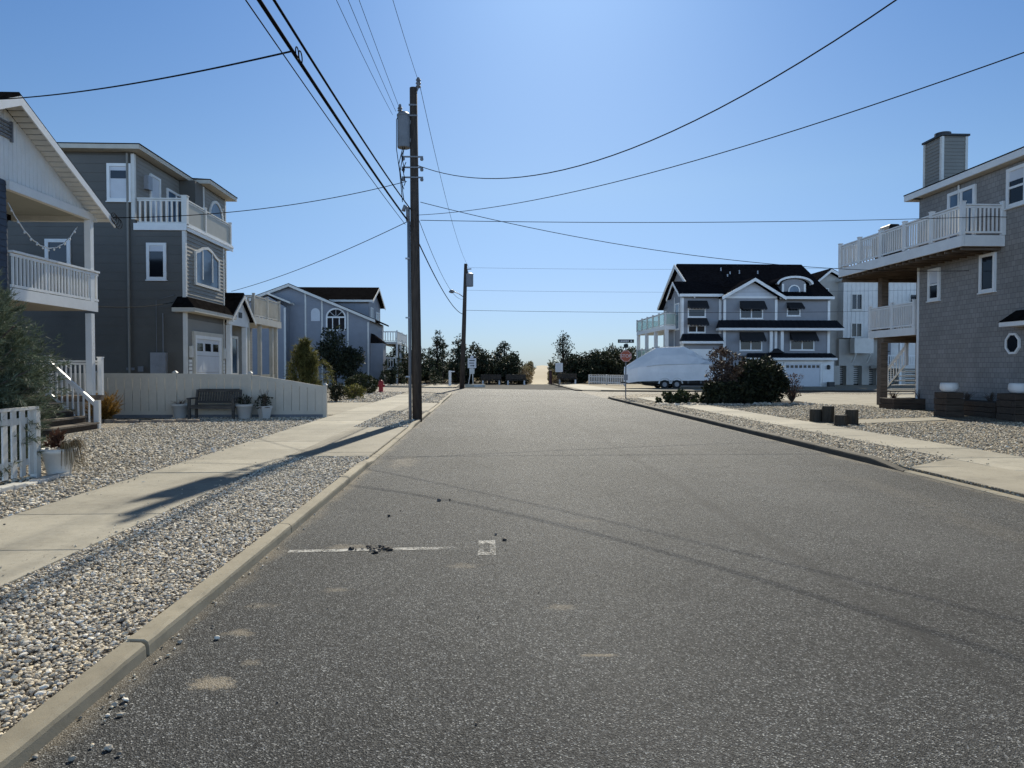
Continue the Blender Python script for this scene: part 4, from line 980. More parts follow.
    for x in (24.4, 25.35): 
        c = MB(); c.box(x - .12, x + .12, Yf - .66, Yf - .45, 2.96, 4.84); c.build('column', M['white'], t)
    c = MB(); c.pb(west(16.85), 60.0, 60.15, .2, 7.7, .02, .05); c.pb(west(16.85), 62.0, 62.12, .2, 7.9, .02, .05); c.build('trim_board', M['white'], t)
    window(t, west(16.85), 60.5, 61.8, 5.0, 7.3, .1, gm='glass_blue')
    q = south(Yf - .4); h = south(Yf + .3)
    for pl, u0, u1, v0, v1, c in ((p, 17.4, 18.95, 6.0, 7.4, 1), (p, 17.4, 18.95, 4.68, 5.9, 2), (q, 21.75, 23.75, 5.85, 7.35, 2), (h, 26.1, 27.3, 6.15, 7.3, 1), (q, 21.75, 23.7, 3.15, 4.7, 2), (h, 26.4, 28.55, 3.2, 4.75, 2)):
        window(t, pl, u0, u1, v0, v1, .1, cols=c, gm='glass', blind=(.0, .55, .0, .6, .5, .0)[int(u0 * 7) % 6]); awning(t, pl, u0 - .02, u1 + .1, v1 + .03, (v1 - v0) * .45, .75)
    # white garage front
    g = MB(); g.box(22.4, 29.95, Yf - .39, Yf + .3, 0, 2.36); g.lap(south(Yf - .39), 22.4, 25.5, .1, 2.3, .22, .03); g.lap(south(Yf - .39), 29.0, 29.95, .1, 2.3, .22, .03); g.build('garage_wall', M['white'], t)
    garage_door(t, south(Yf - .39), 25.75, 28.75, .05, 2.05, lights=8); wall_lamp(t, south(Yf - .39), 25.3, 1.75, .2); wall_lamp(t, south(Yf - .39), 29.45, 1.75, .2)
    m = MB(); m.box(17.6, 20.2, 59.93, 59.999, .2, 3.3); m.build('bay_panel', M['white'], t)
    # glass-railed decks
    for z0 in (2.4, 5.4):
        m = MB(); m.box(15.85, 18.38, 64.6, 73, z0 - .35, z0); m.box(15.85, 16.8, 61.5, 64.6, z0 - .35, z0); m.build('deck', M['white'], t)
        railing(t, (15.9, 61.6), (15.9, 73), z0, z0 + 1.15, 'white_dull', posts=(0, .2, .4, .6, .8, 1), panel='deckglass', pw=.14); railing(t, (15.9, 61.6), (16.75, 61.6), z0, z0 + 1.15, 'white_dull', posts=(), panel='deckglass'); railing(t, (15.9, 73), (18.3, 73), z0, z0 + 1.15, 'white_dull', posts=(), panel='deckglass')
    for y in (61.7, 65.5, 69.2, 72.9):
        m = MB(); m.box(15.88, 16.18, y - .15, y + .15, .1, 5.04); m.build('column', M['white'], t)
    m = MB(); m.box(29.2, 29.7, 58.9, 59.3, .1, .5); m.build('planter_box', M['black'], t)
    return t
awning_house()

# ------------------------------------------------------------------ beige and white house
def beige_house():
    t = thing('beige_house', 'beige and white raised house between the awning house and the shingled house', 'house', (36, 70, .1))
    a = south(66); b = south(65)
    m = MB(); m.poly(a, gable_poly(31.2, 34.5, 1.9, 9.6, 32.6, 10.7), -10, 0); m.lap(a, 31.2, 33.9, 1.9, 9.5, .22); m.box(33.4, 37.2, 65.5, 66, 1.9, 4.4); m.build('wall', M['beige'], t)
    m = MB(); m.box(33.5, 46, 65.002, 75, 4.5, 9.75); m.box(37.2, 46, 65.4, 75, 1.9, 4.5)
    for i in range(30): m.pb(b, 33.5 + i * .4, 33.55 + i * .4, 4.6, 9.7, 0, .03)
    m.build('board_wall', M['offwhite'], t)
    m = MB(); m.slab((32.6, 65.5, 11.05), (32.6, 76, 11.05), (36, 76, 9.2), (36, 65.5, 9.2), .15); m.slab((30.8, 65.5, 9.5), (30.8, 76, 9.5), (32.6, 76, 11.05), (32.6, 65.5, 11.05), .15); rf = m.build('roof', M['roof_black'], t)
    m = MB(); 
    for x, zz in ((36, 8.95), (30.8, 9.25)): m.hexa([(32.6, 65.42, 10.7), (32.6, 65.49, 10.7), (x, 65.49, zz), (x, 65.42, zz), (32.6, 65.42, 10.95), (32.6, 65.49, 10.95), (x, 65.49, zz + .2), (x, 65.42, zz + .2)])
    m.build('bargeboard', M['white'], rf)
    m = MB(); m.box(33.2, 46.3, 64.6, 75.4, 9.76, 9.98); m.build('parapet_roof', M['white_dull'], t)
    for u0, u1, v0, v1 in ((34.25, 35.3, 7.1, 8.6), (34.25, 35.3, 4.5 + .05, 5.9), (36.6, 37.15, 5.6, 7.1), (39.8, 40.5, 7.8, 8.6), (41.2, 41.9, 7.8, 8.6)): window(t, b, u0, u1, v0, v1, .08, cols=2 if u1 - u0 > .9 else 1, fm='white_dull')
    window(t, a, 32.1, 32.6, 8.6, 9.2, .07); window(t, a, 31.5, 31.9, 2.5, 3.3, .07, gm='blind')
    m = MB(); m.box(34.2, 36.0, 64.2, 65, 3.05, 4.45); m.build('box_bay', M['white_dull'], t)
    for x in (34.4, 35.8): 
        m = MB(); m.bar((x, 64.98, 2.2), (x, 64.3, 3.0), .12); m.build('bracket', M['white_dull'], t)
    m = MB(); m.hexa([(36.0, 64.0, 4.5), (38.6, 64.0, 4.5), (38.6, 65, 4.5), (36.0, 65, 4.5), (36.3, 64.7, 5.5), (38.3, 64.7, 5.5), (38.3, 65, 5.5), (36.3, 65, 5.5)]); m.build('porch_roof', M['darkmetal'], t)
    for x in (36.9, 38.5):
        m = MB(); m.box(x - .1, x + .1, 64.1, 64.3, .1, 4.48); m.build('column', M['white'], t)
    m = MB(); m.pb(south(65.4), 37.4, 38.3, 1.9, 4.1, .0, .05); dr = m.build('front_door', M['bluegrey'], t); m = MB(); m.lathe((37.85, 65.28, 3.25), [(.18, -.04), (.3, -.02), (.3, .02), (.18, .04)], 12); m.build('wreath', M['pine'], dr)
    m = MB(); m.box(36.4, 40, 63.8, 65.4, 1.65, 1.88); m.build('porch_floor', M['white_dull'], t); railing(t, (36.5, 63.9), (39.9, 63.9), 1.88, 2.9, posts=(0, 1), gap=.2, bal=.06)
    m = MB(); m.box(40, 45, 63.5, 65, 7.3, 7.5); m.build('balcony', M['white'], t); railing(t, (40, 63.6), (45, 63.6), 7.5, 8.5, posts=(0, .5, 1), gap=.22, bal=.06)
    for x in (31.5, 33.2, 34.5, 36.0, 37.4, 39.5, 42):
        m = MB(); m.box(x - .35, x + .35, 65.55, 66.2, 0, 1.9); m.build('pier', M['beige'], t)
    m = MB()
    for i in range(9): m.box(31.2, 46, 66.3, 66.35, .2 + i * .2, .33 + i * .2)
    m.build('lattice', M['white_dull'], t)
    m = MB(); m.box(31.2, 46, 66.5, 75, 0, 1.89); m.build('crawl_space', M['black'], t)
    return t
beige_house()

# ------------------------------------------------------------------ brown shingled house with decks
def shingle_house():
    XW = 16.85; t = thing('shingle_house', 'brown grey shingled house with white upper deck wrapping its corner and chimney', 'house', (20, 20, .1)); p = west(XW)
    m = MB(); m.box(XW, 30, 6, 26.95, 0, 8.2); m.box(19.6, 30, 26.95, 31.5, 0, 8.2); m.build('wall', M['shingle'], t)
    m = MB(); m.box(XW - .03, XW + .1, 26.87, 26.98, .1, 5.7); m.build('corner_board', M['white'], t)
    # roof with broad eaves
    m = MB(); m.prism([(16.5, 5.5), (30.4, 5.5), (30.4, 27.42), (16.5, 27.42)], 8.42, 8.46); rf = m.build('roof', M['roof_brown'], t)
    m = MB(); m.box(16.51, 16.56, 5.52, 27.40, 8.2, 8.418); m.box(16.565, 30.3, 27.35, 27.40, 8.2, 8.418); m.build('fascia', M['white'], rf)
    m = MB()
    for i in range(66): m.box(16.565, XW - .003, 5.6 + i * .32, 5.9 + i * .32, 8.19, 8.21)
    m.box(16.57, 30.3, 26.97, 27.34, 8.19, 8.21); m.build('soffit', M['cream'], rf)
    # chimney
    m = MB(); m.box(XW + .02, 17.8, 25.66, 26.68, 8.2, 10.22); m.lap(west(XW + .02), 25.66, 26.68, 8.47, 10.2, .13, .02); m.lap(south(25.66), XW + .02, 17.8, 8.47, 10.2, .13, .02); ch = m.build('chimney', M['charcoal_front'], t)
    boxes('corner_board', 'white_dull', ch, (XW - .02, XW + .08, 25.62, 25.73, 8.47, 10.2), (17.74, 17.83, 25.62, 25.73, 8.47, 10.2), (XW - .02, XW + .08, 26.63, 26.72, 8.47, 10.2))
    m = MB(); m.box(XW - .06, 17.88, 25.58, 26.76, 10.22, 10.29); m.build('chimney_cap', M['black'], ch); m = MB(); m.lathe((17.25, 26.2, 10.29), [(.2, 0), (.2, .1), (.28, .1), (.28, .2), (.15, .24)], 14); m.build('flue', M['black'], ch)
    # windows
    window(t, p, 23.75, 25.2, 5.97, 7.98, .12, cols=2, gm='glass_blue', name='deck_door'); window(t, p, 19.2, 22.3, 6.8, 8.05, .11, cols=4, rows=2, blind=.3)
    window(t, p, 25.6, 26.28, 4.2, 5.4, .1, rows=2, blind=.45); window(t, p, 22.75, 23.5, 4.22, 5.5, .1, gm='glass'); window(t, p, 18, 19, 4.2, 5.5, .1)
    cy, cz, r = 21.95, 2.46, .36; O = [(cy + r * .92 * math.cos(R(22.5 + 45 * k)), cz + r * math.sin(R(22.5 + 45 * k))) for k in range(8)]; I = [(cy + r * .74 * math.cos(R(22.5 + 45 * k)), cz + r * .80 * math.sin(R(22.5 + 45 * k))) for k in range(8)]
    m = MB(); m.ring(p, O, I, 0, .06); ow = m.build('octagon_window', M['white'], t); m = MB(); m.poly(p, I, .01, .025); m.build('pane', M['glass'], ow)
    m = MB(); m.hexa([(16.25, 19.6, 3.12), (XW, 19.6, 3.12), (XW, 21.85, 3.12), (16.25, 21.85, 3.12), (XW - .05, 19.9, 3.5), (XW, 19.9, 3.5), (XW, 21.8, 3.5), (XW - .05, 21.8, 3.5)]); eh = m.build('entry_hood', M['roof_brown'], t); m = MB(); m.box(16.27, XW, 19.62, 21.83, 2.98, 3.118); m.build('fascia', M['white'], eh)
    m = MB(); m.tube([(16.8, 24.6, 8.15), (16.8, 24.6, 6.0)], .035, 8); m.build('downpipe', M['white_dull'], t)
    m = MB(); m.pb(p, 20.6, 20.85, .9, 1.3, 0, .14); m.build('meter_box', M['greymetal'], t)
    # upper deck
    m = MB(); m.box(15.5, XW - .005, 22.45, 26.95, 5.72, 5.92); m.box(15.5, 20.5, 26.955, 30.3, 5.72, 5.92)
    d = m.build('deck_floor', M['deckwood'], t)
    m = MB()
    for i in range(20): y = 22.6 + i * .4; m.box(15.52, (XW - .01 if y < 27 else 20.4), y - .022, y + .022, 5.52, 5.715)
    m.box(15.52, 20.4, 30.15, 30.28, 5.4, 5.515); m.build('joists', M['deckwood'], d)
    m = MB(); m.box(15.42, 15.495, 22.38, 30.36, 5.62, 5.97); m.box(15.5, XW - .01, 22.375, 22.44, 5.62, 5.97); m.build('fascia', M['white'], d)
    for a, b in ((0, .2), (.2, .4), (.4, .6), (.6, .8), (.8, 1)): railing(t, (15.47, 22.45 + 7.85 * a), (15.47, 22.45 + 7.85 * b), 5.98, 6.98, posts=(0,) if b < 1 else (0, 1), gap=.135, bal=.045, pw=.13)
    railing(t, (15.55, 22.42), (16.8, 22.42), 5.98, 6.98, posts=(1,), gap=.135, bal=.045, pw=.13); railing(t, (15.47, 30.3), (20.4, 30.3), 5.98, 6.98, posts=(1,), gap=.135, bal=.045)
    # lower porch
    m = MB(); m.box(16.9, 19.6, 27.12, 30.4, 3.02, 3.2); m.build('porch_floor', M['deckwood'], t); m = MB(); m.box(16.82, 16.895, 27.12, 30.45, 2.98, 3.28); m.box(16.9, 19.6, 30.41, 30.46, 2.98, 3.28); m.build('fascia', M['white'], t)
    railing(t, (16.86, 27.2), (16.86, 28.7), 3.28, 4.28, posts=(0, 1), gap=.12, bal=.05); railing(t, (16.86, 28.8), (16.86, 30.38), 3.28, 4.28, posts=(1,), gap=.12, bal=.05); railing(t, (16.86, 30.4), (19.5, 30.4), 3.28, 4.28, posts=(), gap=.12, bal=.05)
    m = MB(); m.box(16.92, 17.22, 29.6, 29.9, .1, 5.52); m.build('deck_post', M['deckwood'], t)
    m = MB(); m.box(16.9, 19.55, 29.4, 29.59, 2.75, 3.015); m.build('porch_beam', M['deckwood'], t)
    # stair under the porch
    for i in range(8):
        m = MB(); m.box(18.2, 19.4, 30.55 + i * .0 - i * .26 + 1.2, 30.85 - i * .26 + 1.2, .1 + .2 * i, .15 + .2 * i); m.build('stair_tread', M['white_dull'], t)
    railing(t, (18.15, 31.9), (18.15, 29.8), .3, 1.2, posts=(0, 1), dz=1.5, gap=.2)
    m = MB(); m.pb(west(19.6), 28, 29, .6, 2.9, 0, .05); m.build('porch_door', M['navy'], t)
    return t
shingle_house()
# ------------------------------------------------------------------ fences
def vinyl_fence():
    t = thing('vinyl_fence', 'tan vinyl privacy fence behind the wooden bench, stepping down at its end', 'fence', (-9, 23, .1)); Y = 23.0
    xs = [-16.5, -14.6, -12.2, -9.80, -7.45, -5.08]; tops = [(1.52, 1.52), (1.52, 1.52), (1.52, 1.51), (1.51, 1.48), (1.46, 1.10)]
    for (a, b), (za, zb) in zip(zip(xs, xs[1:]), tops):
        m = MB(); n = 9; a += .06; b -= .06
        def z(x): return za + (zb - za) * ((x - a) / (b - a)) ** 1.15
        for i in range(n):
            u, v = a + (b - a) * i / n + .007, a + (b - a) * (i + 1) / n - .007
            m.hexa([(u, Y - .018, .28), (v, Y - .018, .28), (v, Y + .018, .28), (u, Y + .018, .28), (u, Y - .018, z(u) - .06), (v, Y - .018, z(v) - .06), (v, Y + .018, z(v) - .06), (u, Y + .018, z(u) - .06)])
            m.hexa([(u - .007, Y - .03, z(u) - .13), (v + .007, Y - .03, z(v) - .13), (v + .007, Y + .03, z(v) - .13), (u - .007, Y + .03, z(u) - .13), (u - .007, Y - .03, z(u)), (v + .007, Y - .03, z(v)), (v + .007, Y + .03, z(v)), (u - .007, Y + .03, z(u))])
        m.box(a, b, Y - .03, Y + .03, .20, .32); m.box(a, b, Y + .008, Y + .016, .28, 1.0); m.build('panel', M['fence'], t)
        m = MB(); m.box(a, b, Y - .04, Y + .04, .02, .199); m.build('gravel_board', M['tank'], t)
    for x, zt in zip(xs, (1.52, 1.52, 1.52, 1.52, 1.50, 1.12)):
        m = MB(); m.box(x - .058, x + .058, Y - .06, Y + .06, .02, zt + .02); po = m.build('post', M['fence'], t)
        m = MB(); m.hexa([(x - .08, Y - .08, zt + .021), (x + .08, Y - .08, zt + .021), (x + .08, Y + .08, zt + .021), (x - .08, Y + .08, zt + .021), (x - .02, Y - .02, zt + .08), (x + .02, Y - .02, zt + .08), (x + .02, Y + .02, zt + .08), (x - .02, Y + .02, zt + .08)]); m.build('cap', M['white_dull'], po)
    return t
vinyl_fence()
def picket_fence(name, label, a, b, h, base, gap=.16, pwid=.085, postn=2, mat='white'):
    t = thing(name, label, 'fence', ((a[0] + b[0]) / 2, (a[1] + b[1]) / 2, base)); A, B = Vector((*a, 0)), Vector((*b, 0)); L = (B - A).length; d = (B - A).normalized(); nrm = Vector((-d.y, d.x, 0)); pl = Plane(A, d, nrm); n = int(L / gap); m = MB()
    for i in range(n):
        u = (i + .5) / n * L; m.pb(pl, u - pwid / 2, u + pwid / 2, base + .06, base + h - .08, -.012, .012)
    m.pb(pl, 0, L, base + .2, base + .29, .0125, .04); m.pb(pl, 0, L, base + h - .28, base + h - .19, .0125, .04); m.pb(pl, -.02, L + .02, base + h - .08, base + h - .04, -.05, .06); m.build('picket_panel', M[mat], t)
    for k in range(postn):
        u = L * k / (postn - 1); m = MB(); m.pb(pl, u - .05, u + .05, base - .05, base + h, .041, .14) if 0 < k < postn - 1 else m.pb(pl, u - .05, u + .05, base - .05, base + h - .081, -.05, .05); m.build('post', M[mat], t)
    return t
picket_fence('picket_fence', 'white picket fence under the grey green juniper beside the sidewalk', (-6.35, 3.0), (-6.50, 10.55), 1.07, .1, .19, .10, 4, 'white_dull')
picket_fence('picket_fence', 'small white picket fence in front of dark trees by the beach path', (10.45, 70.0), (12.6, 62.9), .98, .1, .36, .17, 3)
m = MB(); 
for i in range(22):
    y = 5.2 + i * .25; m.box(-6.24 + random.uniform(-.02, .02), -6.08 + random.uniform(-.02, .02), y, y + .235, .06, .15 + random.uniform(-.015, .02))
props(m.build('brick_edging', M['terra'], bevel=.015), 'row of pale edging bricks set in gravel below the white picket fence', 'edging')
m = MB()
for i in range(9):
    m.box(-11.3 + i * .34, -11.0 + i * .34, 20.9 + .05 * math.sin(i * 2), 21.1, .06, .17 + random.uniform(-.02, .03))
props(m.build('stone_edging', M['stone'], bevel=.02), 'low stone edging in gravel around the orange shrub by the steps', 'edging')

# ------------------------------------------------------------------ bench, pots
def bench():
    t = thing('wooden_bench', 'weathered grey wooden slat bench in front of tan fence', 'bench', (-8.36, 22.45, .1), rz=R(-3)); W = .68
    for x in (-W, W):
        m = MB(); m.bar((x, -.26, 0), (x, -.26, .62), .075); m.build('leg', M['benchwood'], t, local=True)
        m = MB(); m.bar((x, .22, 0), (x, .22, .45), .075); m.bar((x, .22, .44), (x, .34, .90), .07); m.build('leg', M['benchwood'], t, local=True)
        m = MB(); m.bar((x, -.34, .645), (x, .26, .645), .09, .045); m.bar((x, -.22, .38), (x, .2, .38), .05, .08); m.build('armrest', M['benchwood'], t, local=True)
    m = MB()
    for i in range(5): y = -.25 + i * .105; m.box(-W + .04, W - .04, y - .042, y + .042, .41, .44)
    m.box(-W + .04, W - .04, -.285, -.255, .33, .405); m.build('seat', M['benchwood'], t, local=True)
    m = MB(); m.bar((-W + .04, .335, .88), (W - .04, .335, .88), .05, .1); m.bar((-W + .04, .245, .52), (W - .04, .245, .52), .05, .07)
    for i in range(15): x = -W + .1 + i * (2 * W - .2) / 14; m.bar((x, .25, .54), (x, .33, .85), .055, .018)
    m.build('backrest', M['benchwood'], t, local=True)
bench()
def pot(label, loc, r, h, m='terra', square=False, group=None):
    t = thing('flower_pot', label, 'flower pot', loc, group)
    b = MB(); b.lathe((0, 0, 0), [(r * .62, 0), (r * .66, .02), (r * .92, h * .82), (r * 1.0, h * .83), (r * 1.04, h), (r * .9, h), (r * .86, h * .9)], 24 if not square else 4); b.build('pot_body', M[m], t, local=True, smooth=not square)
    b = MB(); b.lathe((0, 0, 0), [(r * .87, h * .86), (r * .7, h * .93), (r * .1, h * .95)], 16); b.build('soil', M['soil'], t, local=True); return t
def stalks(t, base, n, h, spread, m, seed, wid=.006):
    g = random.Random(seed); mb = MB(); b = Vector(base)
    for i in range(n):
        a = g.uniform(0, 6.28); r = spread * g.random(); e = b + Vector((math.cos(a) * r, math.sin(a) * r, h * g.uniform(.5, 1))); mb.tube([b + Vector((math.cos(a) * .05, math.sin(a) * .05, 0)), (b + e) / 2 + Vector((0, 0, h * .12)), e], [wid, wid * .8, wid * .4], 4)
    return mb.build('stems', M[m], t)
p1 = pot('pale round pot at the armrest end of the wooden bench', (-9.55, 22.75, .1), .25, .46); stalks(p1, (-9.55, 22.75, .5), 16, .22, .3, 'brownleaf', 1)
p2 = pot('white round pot with dark stalks beside the bench', (-7.45, 22.45, .1), .27, .46); stalks(p2, (-7.45, 22.45, .5), 22, .34, .3, 'bark', 2)
leaf_cloud('foliage', [(-7.45, 22.45, .62, .2)], 160, .08, M['bayberry'], p2, 3)
p3 = pot('squarish pale pot with tall dead twigs next to the white round pot', (-6.85, 22.5, .1), .25, .40, square=True); stalks(p3, (-6.85, 22.5, .45), 26, .6, .22, 'bark', 4)
leaf_cloud('foliage', [(-6.9, 22.5, .62, .24)], 170, .09, M['bayberry'], p3, 5)
p4 = pot('white bucket planter with dead straw spilling over, at the picket fence end', (-6.28, 10.75, .1), .235, .40, 'white_dull'); g = random.Random(8); mb = MB()
for i in range(90):
    a = g.uniform(-.9, .9); r = g.uniform(.24, .42); c = Vector((-6.28, 10.75, .5)); e = c + Vector((math.cos(a) * r, math.sin(a) * r - .05, g.uniform(-.38, .02))); mb.tube([c + Vector((math.cos(a) * .1, math.sin(a) * .1, -.02)), c + Vector((math.cos(a) * r * .75, math.sin(a) * r * .75, g.uniform(.05, .14))), e], [.004, .004, .002], 3)
mb.build('dead_straw', M['straw'], p4); leaf_cloud('dead_leaves', [(-6.33, 10.75, .56, .11), (-6.28, 10.75, .66, .07)], 160, .10, M['brownleaf'], p4, 9, 2.5, .1, .8)

# ------------------------------------------------------------------ hydrant
t = thing('fire_hydrant', 'red fire hydrant on gravel at the street corner', 'hydrant', (-6.75, 47.1, .1))
m = MB(); m.lathe((0, 0, 0), [(.22, 0), (.22, .05), (.15, .06), (.14, .55), (.19, .56), (.19, .60)], 18); m.build('barrel', M['red'], t, local=True, smooth=False)
m = MB(); m.lathe((0, 0, .601), [(.17, 0), (.16, .08), (.10, .16), (.04, .18), (.04, .23)], 18); m.build('bonnet', M['red'], t, local=True)
for s in (-1, 1):
    m = MB(); m.tube([(s * .13, 0, .42), (s * .25, 0, .42)], .075, 12); m.tube([(s * .25, 0, .42), (s * .28, 0, .42)], .03, 6); m.build('nozzle', M['red'], t, local=True)
m = MB(); m.tube([(0, -.13, .38), (0, -.24, .38)], .095, 12); m.build('nozzle', M['red'], t, local=True)

# ------------------------------------------------------------------ utility poles
def transformer(t, c, r=.27, h=1.0):
    m = MB(); m.lathe((c[0], c[1], c[2]), [(r * .95, 0), (r, .03), (r, h - .06), (r * 1.06, h - .05), (r * 1.06, h), (r * .5, h + .08)], 20); tr = m.build('transformer', M['tank'], t, smooth=False)
    m = MB(); m.lathe((c[0] - r * .55, c[1] - .05, c[2] + h), [(.06, 0), (.045, .08), (.08, .10), (.05, .14), (.08, .17), (.05, .22), (.03, .30)], 10); m.build('bushing', M['tank'], tr)
    return tr
P1 = Vector((-2.12, 21.9, 0))
t = thing('utility_pole', 'tall wooden utility pole with grey transformer standing beside the kerb', 'utility pole', (P1.x, P1.y, .1), 'wooden utility poles')
m = MB(); m.tube([(P1.x + .09, P1.y, -.2), (P1.x + .06, P1.y, 3), (P1.x + .03, P1.y, 6), (P1.x + .0, P1.y, 10.2)], [.15, .145, .135, .115], 16); m.build('shaft', M['pole'], t, smooth=True)
m = MB(); m.tube([(P1.x - .12, P1.y - .06, .1), (P1.x - .13, P1.y - .06, 3), (P1.x - .15, P1.y - .06, 6.15)], .05, 10); m.tube([(P1.x - .17, P1.y - .06, 6.15), (P1.x - .17, P1.y - .06, 6.55), (P1.x - .26, P1.y - .1, 6.6), (P1.x - .30, P1.y - .12, 6.45)], .06, 8)
m.build('riser_conduit', M['tank'], t, smooth=True)
for zz in (1.4, 3.2, 5.0):
    m = MB(); m.box(P1.x - .25, P1.x - .12, P1.y - .13, P1.y - .02, zz, zz + .04); m.build('strap', M['greymetal'], t)
transformer(t, (P1.x - .29, P1.y - .02, 8.38), .20, 1.0)
boxes('bracket', 'tank', t, (P1.x - .14, P1.x - .08, P1.y - .08, P1.y + .08, 8.55, 8.65), (P1.x - .14, P1.x - .08, P1.y - .08, P1.y + .08, 9.1, 9.2))
m = MB(); m.bar((P1.x + .02, P1.y, 9.95), (P1.x + .15, P1.y, 10.25), .06); m.build('pin', M['tank'], t)
m = MB(); m.lathe((P1.x + .15, P1.y, 10.2), [(.035, 0), (.085, .04), (.05, .09), (.085, .14), (.05, .19), (.08, .24), (.03, .32)], 12); m.build('insulator', M['tank'], t)
for zz in (7.44, 7.74, 8.06):
    m = MB(); m.box(P1.x - .34, P1.x + .30, P1.y - .17, P1.y - .12, zz, zz + .04); m.lathe((P1.x - .3, P1.y - .145, zz - .09), [(.04, 0), (.055, .04), (.04, .088)], 8); m.lathe((P1.x + .26, P1.y - .145, zz - .09), [(.04, 0), (.055, .04), (.04, .088)], 8); m.build('rack', M['tank'], t)
m = MB(); m.box(P1.x - .12, P1.x + .13, P1.y - .145, P1.y - .12, 9.3, 9.35); m.box(P1.x - .13, P1.x + .12, P1.y - .145, P1.y - .12, 9.62, 9.67); m.build('bolt_band', M['tank'], t)
m = MB()
for k, (z0, z1) in enumerate(((8.36, 7.1), (8.3, 6.75), (8.36, 7.6), (7.9, 7.2))):
    m.tube([(P1.x - .30 + k * .03, P1.y - .2, z0), (P1.x - .42 + .04 * k, P1.y - .24, (z0 + z1) / 2 + .1), (P1.x - .32 + .03 * k, P1.y - .2, z1 + .1), (P1.x - .28, P1.y - .15, z1)], .013, 5)
m.tube([(P1.x - .42, P1.y - .05, 9.4), (P1.x - .50, P1.y - .12, 9.2), (P1.x - .50, P1.y - .14, 8.3), (P1.x - .40, P1.y - .2, 7.6), (P1.x - .32, P1.y - .2, 6.7)], .012, 5)
m.build('jumper_leads', M['cable'], t, smooth=True)
P2 = Vector((-1.55, 57.0, 0))
t2 = thing('utility_pole', 'distant wooden utility pole with street lamp at the far street corner', 'utility pole', (P2.x, P2.y, .05), 'wooden utility poles')
m = MB(); m.tube([(P2.x - .18, P2.y, -.2), (P2.x, P2.y, 5), (P2.x + .15, P2.y, 10.0)], [.2, .17, .13], 12); m.build('shaft', M['pole'], t2, smooth=True)
transformer(t2, (P2.x + .45, P2.y, 8.2), .3, 1.0)
m = MB(); m.bar((P2.x + .1, P2.y, 9.55), (P2.x + .6, P2.y, 9.6), .08); m.build('bracket', M['tank'], t2)
m = MB(); m.tube([(P2.x + .05, P2.y, 7.3), (P2.x - .4, P2.y - .2, 7.6), (P2.x - .8, P2.y - .3, 7.75)], .035, 8); la = m.build('lamp_arm', M['greymetal'], t2)
m = MB(); m.lathe((P2.x - .95, P2.y - .33, 7.62), [(.05, 0), (.22, .06), (.24, .14), (.12, .26), (.06, .28)], 12); m.build('lamp_head', M['tank'], la)
P3 = Vector((9.4, 4.0, 0))
t3 = thing('utility_pole', 'plain wooden utility pole on the opposite side receiving two cables', 'utility pole', (P3.x, P3.y, .1), 'wooden utility poles')
m = MB(); m.tube([(P3.x + .35, P3.y, -.2), (P3.x + .35, P3.y, 5), (P3.x + .35, P3.y, 10.4)], [.17, .15, .12], 12); m.build('shaft', M['pole'], t3, smooth=True)

# ------------------------------------------------------------------ overhead cables
def cable(label, pts, r, sag=0.0, n=28, group='overhead cables', extra=None):
    pts = [Vector(p) for p in pts]; out = []
    for a, b in zip(pts, pts[1:]):
        for i in range(n):
            s = i / n; p = a.lerp(b, s); p.z -= sag * 4 * s * (1 - s); out.append(p)
    out.append(pts[-1]); m = MB(); m.tube(out, r, 6)
    if extra: extra(m, out)
    return props(m.build('overhead_cable', M['cable'], smooth=True), label, 'cable', group)
def wireA(k, s_end, z0, zm, sm, r, label):
    m = MB(); pts = []
    for i in range(41):
        s = s_end * i / 40; pts.append((-2.0 + 11.7 * s, 21.8 - 17.8 * s, zm + k * (s - sm) ** 2))
    m.tube(pts, r, 6); return props(m.build('overhead_cable', M['cable'], smooth=True), label, 'cable', 'overhead cables')
wireA(11.0, 1.0, 7.74, 6.08, .40, .0115, 'deep drooping black cable crossing high over the street from the near pole')
wireA(3.0, 1.0, 6.2, 5.46, .54, .008, 'taut lower black cable slanting over the street below the drooping one')
def coil(m, c, r, n=3, rad=.012):
    for k in range(n): m.tube([Vector(c) + Vector((.04 * k, r * (1 + .15 * k) * math.cos(a * .5236), r * math.sin(a * .5236) - .05 * k)) for a in range(13)], rad, 5)
# bundle along the kerb line, towards the pole behind the camera
X = P1.x
cable('thickest black cable bundle running along the kerb side overhead', [(X - .2, -18, 5.31), (X - .2, 21.8, 6.2)], .026, .416)
cable('secondary black cable just above the thickest bundle beside the kerb', [(X - .08, -18, 5.4), (X - .08, 21.8, 6.5)], .018, .6, extra=lambda m, o: coil(m, (X - .16, 8.9, 5.55), .07, 2, .008))
cable('thin grey wire running just under the thick kerb side bundle', [(X - .3, -18, 5.25), (X - .25, 21.8, 6.05)], .008, .40)
for dx, z, sg, lb in ((-.62, 9.35, 1.2, 'outermost of three thin wires meeting the transformer top'), (-.52, 9.45, .9, 'middle one of three thin wires meeting the transformer top'), (-.40, 9.52, .6, 'innermost of three thin wires meeting the transformer top')):
    cable(lb, [(X + dx, -18, z), (X + dx, 21.8, z)], .006, sg)
cable('single thin primary wire ending at the insulator on the pole top', [(X + .18, -18, 10.5), (X + .16, 22.0, 10.4)], .006, 1.4)
cable('thin primary wire from the near pole top to the distant pole', [(X + .18, 21.9, 10.35), (P2.x + .4, P2.y, 9.75)], .008, .9)
cable('thick black cable sagging from the near pole to the distant pole', [(X - .1, 21.95, 6.05), (P2.x - .1, P2.y, 6.0)], .022, .55)
cable('second black cable between both poles above the thick sagging one', [(X - .1, 21.95, 6.9), (P2.x - .05, P2.y, 7.2)], .010, .9)
